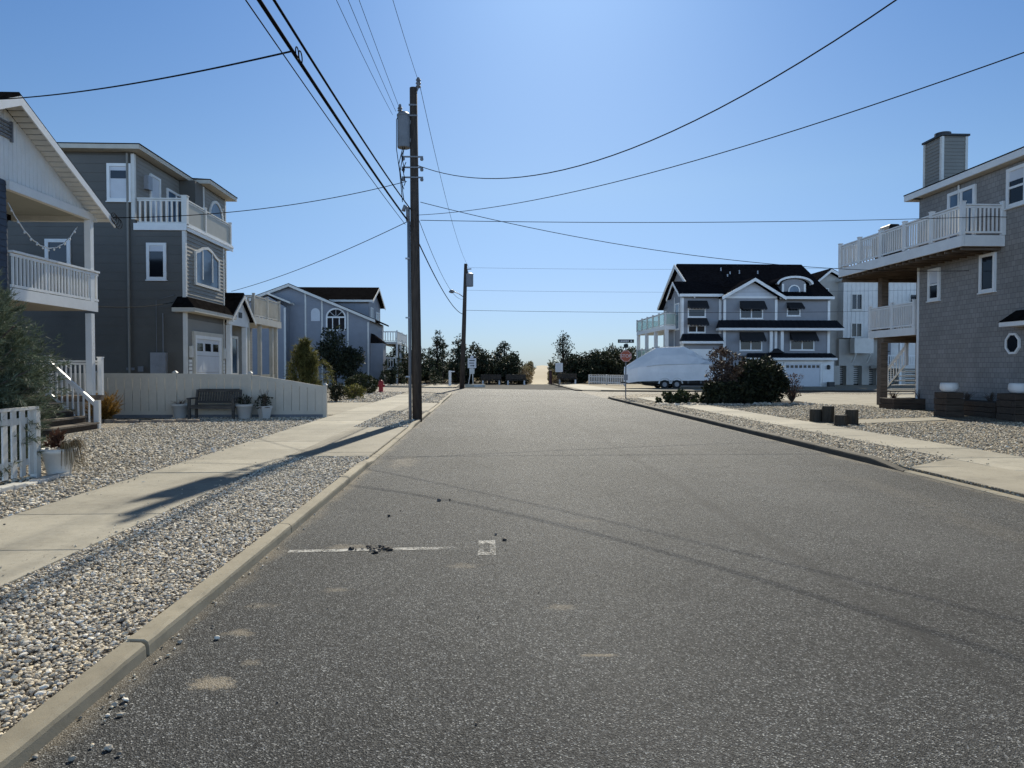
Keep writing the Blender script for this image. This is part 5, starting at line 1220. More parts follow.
cable('service wire from the near pole to the porch house eave', [(X - .2, 21.8, 7.35), (-10.15, 19.72, 5.75)], .011, .28, extra=lambda m, o: coil(m, (-10.0, 19.75, 5.75), .14, 4, .009))
cable('service wire from the near pole down behind the dark grey house', [(X - .2, 21.9, 6.15), (-11.7, 33.6, 5.25)], .011, .18)
cable('service wire branching from the thick bundle towards the white gable', [(X - .2, 8.75, 5.50), (-10.02, 15.25, 7.25)], .011, .10)
cable('short black wire along the dark wall to the garage skirt roof', [(-10.6, 19.3, 3.35), (-11.85, 27.7, 4.2)], .012, .12)
cable('nearly level thin wire from the pole to the shingled house deck', [(X + .2, 21.9, 6.2), (16.3, 22.3, 6.55), (30, 22.6, 6.9)], .010, .12)
cable('thin wire drooping from the pole to the shingled house below its deck', [(X + .2, 21.9, 6.75), (16.8, 24, 5.05)], .010, .62)
for z, lb in ((6.3, 'lowest level wire along the cross street from the distant pole'), (7.9, 'middle level wire along the cross street from the distant pole'), (9.7, 'top level wire along the cross street from the distant pole')):
    cable(lb, [(P2.x + .2, P2.y, z), (60, 52, z + .6)], .014 if z < 7 else .008, .5)

# ------------------------------------------------------------------ signs
t = thing('stop_sign', 'red octagonal stop sign with dark street name blade on a post', 'road sign', (7.35, 36.4, .1))
m = MB(); m.tube([(0, .03, 0), (0, .03, 2.85)], .03, 8); m.build('sign_post', M['tank'], t, local=True)
pl = Plane((0, 0, 2.2), (1, 0, 0), (0, -1, 0)); oc = [(.32 * math.cos(R(22.5 + 45 * k)), .32 * math.sin(R(22.5 + 45 * k))) for k in range(8)]; ic = [(.298 * math.cos(R(22.5 + 45 * k)), .298 * math.sin(R(22.5 + 45 * k))) for k in range(8)]
m = MB(); m.poly(pl, oc, 0, .006); fc = m.build('sign_plate', M['stopred'], t, local=True)
m = MB(); m.ring(pl, ic, [(a * .945, b * .945) for a, b in ic], .007, .009); m.build('border', M['signwhite'], fc, local=True)
fcu = bpy.data.curves.new('lettering', 'FONT'); fcu.body = 'STOP'; fcu.size = .235; fcu.align_x = 'CENTER'; fcu.align_y = 'CENTER'; fcu.extrude = .001; fo = bpy.data.objects.new('lettering', fcu); COL.objects.link(fo); bpy.context.view_layer.update(); lm = bpy.data.meshes.new_from_object(fo.evaluated_get(bpy.context.evaluated_depsgraph_get())); bpy.data.objects.remove(fo); fo = bpy.data.objects.new('lettering', lm); COL.objects.link(fo); fo.parent = fc; fo.location = (0, -.009, 2.2); fo.rotation_euler = (R(90), 0, 0); lm.materials.clear(); lm.materials.append(M['signwhite'])
m = MB(); m.box(-.42, .42, -.008, .008, 2.88, 3.06); bl = m.build('street_name_blade', M['blade'], t, local=True)
m = MB(); 
for x0, x1 in ((-.34, -.30), (-.27, -.2), (-.18, -.12), (-.1, -.02), (.0, .06), (.08, .14), (.24, .31)): m.box(x0, x1, -.0115, -.0085, 2.93, 3.01)
m.build('blade_letters', M['signwhite'], bl, local=True)
m = MB(); m.box(-.008, .008, -.42, .42, 2.66, 2.84); m.build('street_name_blade', M['blade'], t, local=True); m = MB(); m.box(-.12, .12, -.02, .0, 2.62, 2.80); m.build('clamp_plate', M['blade'], t, local=True)
m = MB(); m.box(-.1, .1, -.012, .0, .95, 1.25); m.build('small_plate', M['bluegrey'], t, local=True)
t = thing('beach_sign', 'white beach rules sign on a single post beside the sand path', 'sign', (6.72, 62.9, .08)); m = MB(); m.tube([(0, .05, 0), (0, .05, 2.0)], .045, 6); m.build('sign_post', M['pole'], t, local=True)
m = MB(); m.box(-.33, .33, 0, .02, 1.25, 2.05); sp = m.build('sign_plate', M['signwhite'], t, local=True); m = MB()
for i in range(6): m.box(-.25, .25 - .06 * (i % 3), -.004, -.001, 1.38 + i * .1, 1.41 + i * .1)
m.build('text_lines', M['greymetal'], sp, local=True)
t = thing('beach_sign', 'white arrow sign on splayed wooden legs near the distant pole', 'sign', (-1.02, 63.5, .06)); m = MB()
m.bar((-.35, -.1, 0), (-.05, 0, 1.7), .07); m.build('leg', M['white_dull'], t, local=True); m = MB(); m.bar((.1, 0, 0), (.05, 0, 1.8), .08); m.build('leg', M['white_dull'], t, local=True)
m = MB(); m.box(-.38, .38, -.09, -.06, 1.62, 2.5); sp = m.build('sign_plate', M['signwhite'], t, local=True); m = MB(); m.box(-.14, .14, -.09, -.06, 2.52, 2.72); m.build('top_plate', M['signwhite'], t, local=True); m = MB(); m.box(-.22, .22, -.09, -.06, 1.1, 1.58); m.build('lower_plate', M['white_dull'], t, local=True)
m = MB(); m.box(-.24, .24, -.095, -.0905, 2.25, 2.33); m.box(-.26, .2, -.095, -.0905, 2.03, 2.10); m.box(-.16, .12, -.095, -.0905, 1.80, 1.86); m.add([(.1, -.093, 1.74), (.1, -.093, 1.92), (.24, -.093, 1.83)], [(0, 1, 2)]); m.build('text_lines', M['signtext'], sp, local=True)
t = thing('white_post', 'slim white post with a short arm standing before the dark trees', 'post', (-3.0, 64, .1)); m = MB(); m.box(-.12, .12, -.06, .06, 0, 1.35); m.build('upright', M['white'], t, local=True); m = MB(); m.box(.121, .42, -.04, .04, 1.22, 1.32); m.build('arm', M['white'], t, local=True)
t = thing('road_barrier', 'low pale wooden barrier box lying at the road end by the arrow sign', 'barrier', (-.6, 60.5, .01)); m = MB(); m.box(-.95, .75, -.3, .3, .02, .3); m.build('crate_body', M['palesand'], t, local=True); m = MB(); m.box(-.2, .55, -.33, -.301, .08, .27); m.build('front_panel', M['white_dull'], t, local=True)
t = thing('path_marker', 'dark red wooden marker post at the foot of the sand path', 'post', (6.65, 70.2, .1)); m = MB(); m.tube([(0, 0, 0), (0, 0, 1.25)], .15, 10); paintred = paint('weathered_red', (.075, .03, .028), .7, .25); M['wred'] = paintred; m.build('upright', M['wred'], t, local=True); m = MB(); m.lathe((0, 0, 1.251), [(.18, 0), (.18, .08), (.05, .16)], 10); m.build('cap', M['black'], t, local=True)
def park_bench(label, loc):
    t = thing('park_bench', label, 'bench', loc, 'benches facing the street end')
    for x in (-.8, .8):
        m = MB(); m.box(x - .07, x + .07, -.25, .25, 0, .44); m.build('leg', M['signwhite'], t, local=True)
    m = MB(); 
    for i in range(3): m.box(-1, 1, -.25 + i * .17, -.1 + i * .17, .441, .49)
    m.build('seat', M['pole'], t, local=True); m = MB()
    for i in range(3): m.box(-1, 1, .26, .29, .55 + i * .17, .69 + i * .17)
    for x in (-.8, .8): m.box(x - .04, x + .04, .291, .33, .3, 1.02)
    m.build('backrest', M['pole'], t, local=True); return t
b0 = park_bench('slatted bench closer to the arrow sign, before dark trees', (.75, 69.5, .02)); dup(b0, (3.2, 69.5, .02), label='slatted bench beside the bush at the sand path'); dup(b0, (8.35, 70.5, .1), label='slatted bench beside the white beach rules sign')

# ------------------------------------------------------------------ covered boat on its trailer
t = thing('covered_boat', 'motor boat shrink wrapped in white plastic on a twin axle trailer', 'boat', (15, 55.5, .1))
st = [(11.1, .04, 1.75, 1.30, .62), (11.35, .30, 1.92, 1.55, .52), (12.0, .72, 2.35, 1.75, .62), (13.55, 1.15, 3.24, 1.92, .70), (14.6, 1.22, 3.33, 1.95, .70), (15.85, 1.25, 3.36, 1.97, .70), (16.6, 1.25, 2.95, 1.98, .70), (17.45, 1.22, 2.42, 1.98, .72), (18.6, 1.18, 2.28, 1.95, .9), (18.9, 1.1, 2.2, 1.9, .95)]
m = MB(); g = random.Random(3)
for x, w, zt, zs, zb in st:
    zm = zs + (zt - zs) * .55
    for y, z in ((-w * .94, zb), (-w * .99, zb + (zs - zb) * .5), (-w, zs), (-w * .60, zm), (-w * .10, zt), (w * .10, zt), (w * .60, zm), (w, zs), (w * .99, zb + (zs - zb) * .5), (w * .94, zb)): m.v.append((x + g.uniform(-.04, .04), 55.5 + y * (1 + g.uniform(-.015, .015)), z + g.uniform(-.02, .02)))
for i in range(len(st) - 1):
    for k in range(9): a = i * 10 + k; m.f.append((a, a + 1, a + 11, a + 10))
m.f.append(tuple(range(10))); m.f.append(tuple(range((len(st) - 1) * 10, len(st) * 10))[::-1]); m.build('shrink_wrap', M['wrap'], t)
m = MB()
for y in (54.24, 56.76): m.tube([(12.6, y + (.18 if y < 55 else -.18), 1.8), (13.6, y, 1.93), (16, y, 1.98), (18.5, y + .05, 1.96)], .02, 5)
m.build('wrap_strap', M['white_dull'], t)
m = MB(); m.hexa([(12.6, 55.2, .34), (18.6, 54.7, .30), (18.6, 56.3, .30), (12.6, 55.8, .34), (11.5, 55.1, 1.15), (18.7, 54.42, 1.02), (18.7, 56.58, 1.02), (11.5, 55.9, 1.15)]); m.build('hull', M['black'], t)
for x in (15.9, 16.9, 17.9):
    m = MB(); m.bar((x, 54.6, .5), (x, 54.5, 1.05), .12); m.bar((x, 56.4, .5), (x, 56.5, 1.05), .12); m.build('bunk_bracket', M['tank'], t)
tr = MB(); tr.bar((10.8, 55.5, .55), (12.3, 55.5, .55), .12); tr.bar((12.3, 55.5, .55), (13, 54.75, .55), .1); tr.bar((12.3, 55.5, .55), (13, 56.25, .55), .1); tr.bar((13, 54.75, .55), (18.6, 54.75, .55), .12); tr.bar((13, 56.25, .55), (18.6, 56.25, .55), .12); tr.bar((11.6, 55.5, .5), (11.6, 55.5, 1.3), .1)
for x in (14, 16, 18): tr.bar((x, 54.75, .52), (x, 56.25, .52), .08)
tr.box(12.9, 18.4, 54.72, 54.80, .62, .86); tr.box(12.9, 18.4, 56.2, 56.28, .62, .86); tr.build('trailer_frame', M['black'], t)
for x in (14.0, 14.95):
    for y in (54.45, 56.55):
        m = MB(); m.tube([(x, y - .11, .42), (x, y + .11, .42)], .34, 20); wh = m.build('wheel', M['rubber'], t); m = MB(); m.tube([(x, y - .12, .42), (x, y + .12, .42)], .18, 12); m.build('rim', M['greymetal'], wh)
for y in (54.45, 56.55):
    m = MB()
    for x in (14.0, 14.95): m.ring(Plane((x, y, .42), (1, 0, 0), (0, -1, 0)), arc_pts(-.47, .47, .05, .47, 10), arc_pts(-.40, .40, .05, .40, 10), -.14, .14, False)
    m.build('fender', M['white'], t)

# ------------------------------------------------------------------ deck grill, pilings, timber planters, urns
t = thing('covered_grill', 'barbecue grill under a dark cover standing on the upper deck', 'grill', (15.95, 27.4, 5.92)); m = MB()
m.hexa([(-.28, -.55, .05), (.28, -.55, .05), (.28, .55, .05), (-.28, .55, .05), (-.34, -.75, .95), (.34, -.75, .95), (.34, .75, .95), (-.34, .75, .95)]); m.hexa([(-.32, -.5, .951), (.32, -.5, .951), (.32, .5, .951), (-.32, .5, .951), (-.18, -.36, 1.36), (.18, -.36, 1.36), (.18, .36, 1.36), (-.18, .36, 1.36)]); m.build('cover', M['black'], t, local=True, bevel=.05)
for i, (x, y, h, lb) in enumerate(((9.75, 20.45, .40, 'lower mossy piling stub of the pair with its joint toward the bush'), (10.02, 20.25, .50, 'taller mossy piling stub of the pair nearer the bush'), (9.78, 19.05, .32, 'shorter piling stub standing closest to the path junction'), (10.3, 19.45, .44, 'taller piling stub beside the short one at the path junction'))):
    m = MB(); m.lathe((x, y, .06), [(.175, 0), (.17, h - .02), (.155, h + .02), (.05, h + .025)], 12); props(m.build('piling_stub', M['pilewood']), lb, 'wooden post', 'short pilings edging the gravel yard')
def timber_box(name, label, x0, x1, y0, y1, h, courses):
    t = thing(name, label, 'planter', ((x0 + x1) / 2, (y0 + y1) / 2, .1)); c = h / courses; m = MB()
    for k in range(courses):
        z0, z1 = .1 + k * c + .004, .1 + (k + 1) * c - .004; e = .012 * (k % 2)
        m.box(x0 + e, x1 - e, y0 + e, y0 + .16, z0, z1); m.box(x0 + e, x1 - e, y1 - .16, y1 - e, z0, z1); m.box(x0 + e, x0 + .16, y0 + .161, y1 - .161, z0, z1); m.box(x1 - .16, x1 - e, y0 + .161, y1 - .161, z0, z1)
    m.build('timber_wall', M['tie'], t, bevel=.015); m = MB(); m.box(x0 + .16, x1 - .16, y0 + .16, y1 - .16, .1, .1 + h - .06); m.build('soil', M['mulch'], t); return t
timber_box('timber_planter', 'low long dark timber planter below the porch stairs', 15.6, 17.5, 26.4, 27.4, .42, 2)
timber_box('timber_planter', 'square dark timber planter carrying the whole white urn', 14.85, 15.45, 22.2, 22.85, .80, 4)
timber_box('timber_planter', 'square timber planter carrying the white urn cut by the picture edge', 15.75, 16.7, 20.4, 21.2, .82, 4)
timber_box('timber_planter', 'wide dark timber bed between the two urn planters against the shingled wall', 16.1, 16.8, 21.7, 24.2, .5, 3)
def urn(label, loc):
    t = thing('white_urn', label, 'urn', loc, 'white urns on timber planters'); m = MB(); m.lathe((0, 0, 0), [(.16, 0), (.22, .03), (.27, .12), (.26, .24), (.24, .30), (.20, .30), (.19, .24)], 20); m.build('urn_body', M['white'], t, local=True, smooth=True); m = MB(); m.lathe((0, 0, .24), [(.19, 0), (.1, .02), (.02, .02)], 12); m.build('soil', M['soil'], t, local=True); return t
u0 = urn('squat white urn on the planter in front of the shingled corner', (15.15, 22.52, .905)); dup(u0, (16.15, 20.8, .925), label='squat white urn on the planter below the octagon window')

# ------------------------------------------------------------------ planting
def juniper():
    base = (-7.62, 10.7, .1); t = thing('juniper', 'large feathery grey green juniper overhanging the white picket fence', 'shrub', base); g = random.Random(21); tw = []; tips = []
    for i in range(340):
        z = g.uniform(.12, 2.75); rad = 1.2 * (1 - (max(0, z - .9) / 2.2) ** 2.2) * g.uniform(.55, 1.05); a = g.uniform(0, 6.28)
        s = Vector((base[0] + math.cos(a) * rad * .35, base[1] + math.sin(a) * rad * .35, .1 + z * .85)); e = Vector((base[0] + math.cos(a) * rad, base[1] + math.sin(a) * rad, .1 + z + g.uniform(-.1, .25)))
        for k in range(4): tw.append((s.lerp(e, .3), e + Vector((g.uniform(-.2, .2), g.uniform(-.2, .2), g.uniform(-.15, .2))), .09))
        if i < 60: tips.append(tuple(e))
    for (x, y, z) in ((-6.35, 10.35, .62), (-6.3, 10.3, .85), (-6.38, 9.9, .3), (-6.3, 10.45, 1.45), (-6.2, 10.8, 1.75), (-6.35, 10.0, 1.2), (-6.4, 9.6, .95)):
        for k in range(5): tw.append(((base[0] + .5, base[1], z + .15), (x + g.uniform(-.12, .1), y + g.uniform(-.2, .2), z + g.uniform(-.06, .08)), .07))
    m = trunk_mesh(base, 2.2, .09, 4, tips); m.build('trunk', M['bark'], t, smooth=True); needle_sprays('crown', tw, 110000, .10, M['juniper'], t, 5, .0055, .5)
juniper()
t = thing('dry_shrub', 'rounded orange dry shrub growing against the tan fence by the steps', 'shrub', (-11.2, 21.4, .1)); g = random.Random(2); tw = []
for i in range(140):
    a = g.uniform(0, 6.28); r = g.uniform(.15, .55); tw.append(((-11.2, 21.4, .15), (-11.2 + math.cos(a) * r, 21.4 + math.sin(a) * r, g.uniform(.35, 1.0)), .05))
needle_sprays('foliage', tw, 6500, .12, M['orange'], t, 6, .008, .4)
m = MB(); 
for a in tw[:40]: m.tube([a[0], a[1]], [.006, .003], 3)
m.build('stems', M['straw'], t)
def weeping():
    base = (-9.1, 36.5, .1); t = thing('weeping_cypress', 'golden green weeping conifer rising behind the end of the tan fence', 'tree', base); g = random.Random(9); tw = []; tips = []
    for i in range(150):
        h = g.uniform(.15, 1); z = .2 + 2.85 * h; rad = (1.3 * (1 - h) ** .7 + .12) * g.uniform(.4, 1.1); a = g.uniform(0, 6.28)
        s = Vector((base[0], base[1], z)); e = s + Vector((math.cos(a) * rad, math.sin(a) * rad, .15)); tips.append(e); tw.append((s, e, .08))
        for k in range(3): q = s.lerp(e, g.uniform(.4, 1)); tw.append((q, q + Vector((g.uniform(-.1, .1), g.uniform(-.1, .1), -g.uniform(.3, .8))), .07))
    arc = [Vector((base[0] + .3, base[1] - .3, 1.6)), Vector((base[0] + 1.0, base[1] - .4, 2.05)), Vector((base[0] + 1.35, base[1] - .4, 1.75)), Vector((base[0] + 1.5, base[1] - .4, 1.1)), Vector((base[0] + 1.55, base[1] - .4, .6))]
    for a, b in zip(arc, arc[1:]):
        for k in range(4): tw.append((a, b, .12))
    trunk_mesh(base, 3.0, .09, 3, tips[:40]).build('trunk', M['bark'], t, smooth=True); needle_sprays('crown', tw, 15000, .2, M['cypress'], t, 7, .016, .5)
weeping()
def clipped(name, label, c, rx, ry, rz, m, n, size, seed, cat='shrub', k=40, rough=.12, cr=(.2, .32)):
    t = thing(name, label, cat, (c[0], c[1], .1)); g = random.Random(seed); cl = []
    for i in range(k):
        a = g.uniform(0, 6.28); e = math.asin(g.uniform(-.9, 1)); s = g.uniform(.7, 1.0 + rough) if rough > .03 else 1.1
        cl.append((c[0] + rx * .82 * s * math.cos(a) * math.cos(e), c[1] + ry * .82 * s * math.sin(a) * math.cos(e), c[2] + rz * .82 * s * math.sin(e), min(rx, rz) * g.uniform(*cr)))
    cl += [(c[0], c[1], c[2], min(rx, rz) * .7)] * 2
    leaf_cloud('foliage', cl, n, size, m, t, seed, 1.6, .5); mb = MB()
    for i in range(7): a = i * .9; mb.tube([(c[0], c[1], .05), (c[0] + rx * .5 * math.cos(a), c[1] + ry * .5 * math.sin(a), c[2] + rz * .4)], [.04, .01], 5)
    mb.build('stems', M['bark'], t); return t
clipped('clipped_bush', 'round clipped yew bush on gravel near the fire hydrant', (-7.55, 44.4, .65), 1.05, 1.0, .62, M['yew'], 15000, .06, 11, rough=.02, k=260, cr=(.13, .19))
clipped('clipped_bush', 'small dark rounded bush just past the tan fence end', (-6.9, 33.6, .55), .42, .5, .55, M['holly'], 1500, .08, 12)
clipped('clipped_bush', 'loose olive brown shrub between the fence end bush and the yew', (-6.6, 36.2, .5), .6, .5, .5, M['cypress'], 1500, .09, 13)
bushy_tree('evergreen_tree', 'big dark evergreen leaning against the blue grey house wall', 'tree', (-13.0, 62.8, .1), 5.2, 3.4, 14, M['bayberry'], 3800, .22, 26, low=.0)
bushy_tree('evergreen_tree', 'rounded dark evergreen beside the taller one at the blue grey wall', 'tree', (-11.4, 62.4, .1), 3.4, 2.8, 15, M['bayberry'], 3000, .2, 22, low=.0)
def cone_shrub(label, c, h, w, seed):
    t = thing('conical_shrub', label, 'shrub', c, 'cone shaped evergreens'); g = random.Random(seed); cl = []
    for i in range(40): f = g.random(); a = g.uniform(0, 6.28); r = w / 2 * (1 - f) * .9; cl.append((c[0] + r * math.cos(a), c[1] + r * math.sin(a), c[2] + .1 + f * h * .95, .12 + .14 * (1 - f)))
    leaf_cloud('foliage', cl, 1100, .14, M['pine'], t, seed, 2, .2, .3); m = MB(); m.tube([c, (c[0], c[1], c[2] + h * .9)], [.05, .01], 5); m.build('stems', M['bark'], t)
cone_shrub('slim cone evergreen by the blue grey house porch', (-8.95, 65.5, .15), 2.2, 1.0, 1); cone_shrub('fuller cone evergreen standing apart before the beach decks', (-7.85, 66.0, .15), 2.5, 1.3, 2)
cone_shrub('dark cone evergreen half hidden behind the near utility pole', (-5.15, 68.5, .15), 3.4, 2.0, 3); cone_shrub('dark cone evergreen between the two utility poles', (-3.9, 68.8, .15), 3.5, 1.7, 4)
for i, (x, y, r, lb) in enumerate(((-9.9, 64.6, .45, 'low dark shrub at the blue grey porch corner'), (-8.3, 64.4, .4, 'little rounded shrub between both cone evergreens'), (-6.6, 65.5, .6, 'tan twiggy shrub right of the fuller cone evergreen'))):
    clipped('low_shrub', lb.replace('right of', 'next to'), (x, y, .35 + r * .3), r, r, r * .8, M['holly'] if i < 2 else M['straw'], 500, .13, 40 + i, k=14)
# shrubs before the awning house
clipped('hedge_bush', 'large dense dark rounded evergreen bush before the white garage door', (12.45, 32.0, 1.0), 1.42, 1.25, 1.15, M['holly'], 19000, .13, 16, k=100, rough=.1)
t = thing('reddish_shrub', 'open twiggy shrub with reddish leaves beside the dense dark bush', 'shrub', (10.75, 31.6, .1)); g = random.Random(5); tips = []; mb = MB(); cl = []
for i in range(46):
    a = g.uniform(0, 6.28); r = g.uniform(.2, .95); e = Vector((10.75 + math.cos(a) * r, 31.6 + math.sin(a) * r * .8, g.uniform(1.0, 2.75 - r * .4))); s = Vector((10.75 + g.uniform(-.2, .2), 31.6 + g.uniform(-.2, .2), .1)); mb.tube([s, s.lerp(e, .5) + Vector((0, 0, .15)), e], [.025, .015, .006], 4); cl.append((*e, .17)); cl.append((*s.lerp(e, .75), .14))
mb.build('stems', M['bark'], t); leaf_cloud('foliage', cl, 2300, .11, M['redleaf'], t, 17, 1.5, .1)
t = thing('clipped_hedge', 'low square trimmed dark hedge below the reddish shrub', 'hedge', (10.75, 30.7, .1)); cl = []
for i in range(150): cl.append((g.uniform(9.75, 11.6), g.uniform(30.35, 31.1), g.uniform(.15, .95), .17))
leaf_cloud('foliage', cl, 13000, .11, M['holly'], t, 18, 1.5, .3); mb = MB()
for i in range(8): x = 9.95 + i * .24; mb.tube([(x, 30.7, .05), (x + .05, 30.7, .8)], [.025, .008], 4)
mb.build('stems', M['bark'], t)
clipped('low_shrub', 'sprawling low evergreen at the road side end of the square hedge', (8.9, 31.4, .28), 1.05, .7, .36, M['yew'], 4200, .12, 19, k=40, rough=.35)
t = thing('bare_shrub', 'pale bare twiggy shrub next to the dense bush before the garage', 'shrub', (14.15, 32.0, .1)); mb = MB(); cl = []
for i in range(60):
    a = g.uniform(0, 6.28); r = g.uniform(.1, .6); e = Vector((14.15 + math.cos(a) * r, 32 + math.sin(a) * r, g.uniform(.4, 1.4))); mb.tube([(14.15, 32, .1), Vector((14.15, 32, .1)).lerp(e, .55) + Vector((0, 0, .1)), e], [.014, .009, .003], 4); cl.append((*e, .1))
mb.build('stems', M['bark'], t); leaf_cloud('foliage', cl, 700, .07, M['brownleaf'], t, 20, 1.5, .1)
for i, (x, y) in enumerate(((15.9, 26.9), (16.9, 26.8))):
    t = thing('dead_plant', ('dried brown plant at the post end of the long timber planter', 'dried brown plant at the wall end of the long timber planter')[i], 'plant', (x, y, .48)); stalks(t, (x, y, .46), 40, .38, .3, 'brownleaf', 60 + i, .008)
for i, (x, y) in enumerate(((16.45, 22.4), (16.45, 23.5))):
    t = thing('dead_plant', ('low dry plant in the wide timber bed near the urn', 'low dry plant in the wide timber bed toward the house corner')[i], 'plant', (x, y, .6)); stalks(t, (x, y, .6), 40, .3, .3, 'bark', 70 + i, .008)

# trees and scrub behind the road end
far = [(-9.2, 78, 4.6, 4.2, 'p'), (-7.0, 75, 4.4, 3.6, 'b'), (-4.9, 77, 5.2, 4.0, 'p'), (-2.6, 74, 4.6, 3.6, 'p'), (-1.2, 78, 4.6, 4.0, 'b'), (.6, 74.5, 3.9, 3.4, 'b'), (2.2, 77, 4.4, 3.8, 'p'), (2.9, 74, 4.0, 3.0, 'b'), (3.3, 75.5, 1.7, 2.0, 'b'),
       (9.4, 75, 3.0, 2.6, 'b'), (10.6, 76, 3.6, 3.4, 'b'), (12.2, 75, 4.0, 3.6, 'b'), (13.9, 77, 4.3, 3.6, 'b'), (15.6, 75, 4.2, 3.4, 'b'), (17.5, 80, 4.4, 4, 'b'), (-12, 82, 5, 4.5, 'b'), (9.8, 80, 4.0, 3.2, 'b'), (14.8, 82, 4.6, 3.4, 'b'), (11.4, 73.2, 2.8, 2.6, 'b'), (-15.5, 84, 5, 5, 'b')]
lab = ['wind shaped pine just past the blue grey house decks', 'dense scrub tree behind the fuller cone evergreen', 'ragged pine seen beyond the near utility pole', 'ragged pine right behind the distant utility pole', 'dark scrub tree behind the arrow sign', 'low dark scrub behind the bench closer to the arrow sign', 'pointed pine rising between the two benches', 'dark scrub tree behind the bench beside the path bush', 'low scrub crowding the sand path edge',
       'low dark scrub behind the bench at the beach rules sign', 'dark scrub tree starting behind the small picket fence', 'dense dark scrub tree above the middle of the small picket fence', 'tall dark scrub tree behind the stop sign', 'dark scrub tree behind the covered boat bow', 'dark tree mostly hidden by the covered boat', 'tree hidden behind the blue grey house decks', 'taller scrub set back behind the beach rules sign', 'tallest scrub set back behind the stop sign', 'short scrub pressing on the small picket fence', 'tree far behind the blue grey house']
for i, ((x, y, h, w, k), lb) in enumerate(zip(far, lab)):
    if k == 'p': pine_tree('pine_tree', lb, 'tree', (x, y, .3), h * .93, w, 80 + i, 2000, .26, 10, 'trees behind the road end', .12)
    else: bushy_tree('scrub_tree', lb, 'tree', (x, y, .1), h * .9, w * 1.1, 80 + i, M['bayberry'], 2300, .24, 26, 'trees behind the road end', 0.0)
pine_tree('pine_tree', 'sparse tall pine with open branches above the beach rules sign', 'tree', (8.35, 74, .3), 4.9, 4.2, 131, 1100, .24, 9, 'trees behind the road end', .3)
for i, (x, y, r, h, m, lb) in enumerate(((4.15, 72.5, .85, 1.25, 'straw', 'tan brush heap at the foot of the sand path'), (3.6, 71.0, .7, .75, 'holly', 'green brown bush spilling beside the bench and path'), (7.9, 73.0, .7, .9, 'straw', 'dry brush across the path from the green brown bush'), (4.3, 84, 1.2, .9, 'dune_grass', 'dune scrub along the upper sand path'), (9.4, 86, 1.2, 1.0, 'bayberry', 'dark dune scrub where the sand path tops out'))):
    zb = 0 if y < 75 else 1.0
    t = thing('dune_bush', lb, 'bush', (x, y, zb)); cl = clumps_in(x, y, zb + h * .5, r, r, h * .6, 16, .2, .4, 150 + i); leaf_cloud('foliage', cl, 1100, .2, M[m], t, 150 + i, 2.5, .2, .3); mb = MB()
    for k in range(6): mb.tube([(x, y, zb - .1), cl[k][:3]], [.03, .01], 4)
    mb.build('stems', M['bark'], t)
gs = random.Random(404); cl = []
for i in range(340):
    x = gs.uniform(-22, 30)
    if 3.0 < x < 9.6: continue
    cl.append((x, gs.uniform(73.5, 79), gs.uniform(.3, 2.1), gs.uniform(.35, .75)))
props(leaf_cloud('undergrowth', cl, 36000, .24, M['bayberry'], None, 405, 1.6, .3), kind='stuff')
gs = random.Random(31)
for i in range(14):
    sd = -1 if i % 2 else 1; y = 75.5 + i * 1.7; tt = min(1, (y - 72.5) / 26); zg = (1.35 + .32 * math.sin(6.2 * .21 + y * .13)) * tt * tt * (3 - 2 * tt); x = 5.5 + .10 * (y - 71) + sd * gs.uniform(1.55, 2.1); r = gs.uniform(.5, .8)
    t = thing('dune_bush', ('dune bush %s the sand path, %s' % (('on the stop sign side of', 'on the bench side of')[sd < 0], ('at its foot', 'a step above its foot', 'low on its slope', 'halfway up its slope', 'high on its slope', 'near its crest', 'at its crest')[i // 2])), 'bush', (x, y, zg), 'dune bushes along the sand path')
    cl = clumps_in(x, y, zg + .35, r, r, .5, 14, .18, .34, 300 + i); leaf_cloud('foliage', cl, 900, .2, M[('straw', 'bayberry', 'bayberry', 'dune_grass')[gs.randrange(4)]], t, 320 + i, 2.4, .2, .3); mb = MB()
    for k in range(5): mb.tube([(x, y, zg - .2), cl[k][:3]], [.03, .01], 4)
    mb.build('stems', M['bark'], t)
g = np.random.default_rng(77); n = 9000; xx = g.uniform(-40, 50, n); yy = g.uniform(80, 104, n); t_ = np.clip((yy - 72.5) / 26, 0, 1); s_ = t_ * t_ * (3 - 2 * t_)
zz = -.04 + (1.35 + .32 * np.sin(xx * .21 + yy * .13) + .18 * np.sin(xx * .55 + 1.3)) * s_; ok = np.abs(xx - (5.5 + .10 * (yy - 71))) > 1.2; xx, yy, zz = xx[ok], yy[ok], zz[ok]; n = len(xx)
h = g.uniform(.35, .8, n); dx = g.normal(0, .18, n); v = np.stack([np.stack([xx - .03, yy, zz], 1), np.stack([xx + .03, yy, zz], 1), np.stack([xx + dx, yy + g.normal(0, .15, n), zz + h], 1)], 1).reshape(-1, 3)
props(npmesh('dune_grass', v, np.arange(n * 3), 3, M['dune_grass']), kind='stuff')

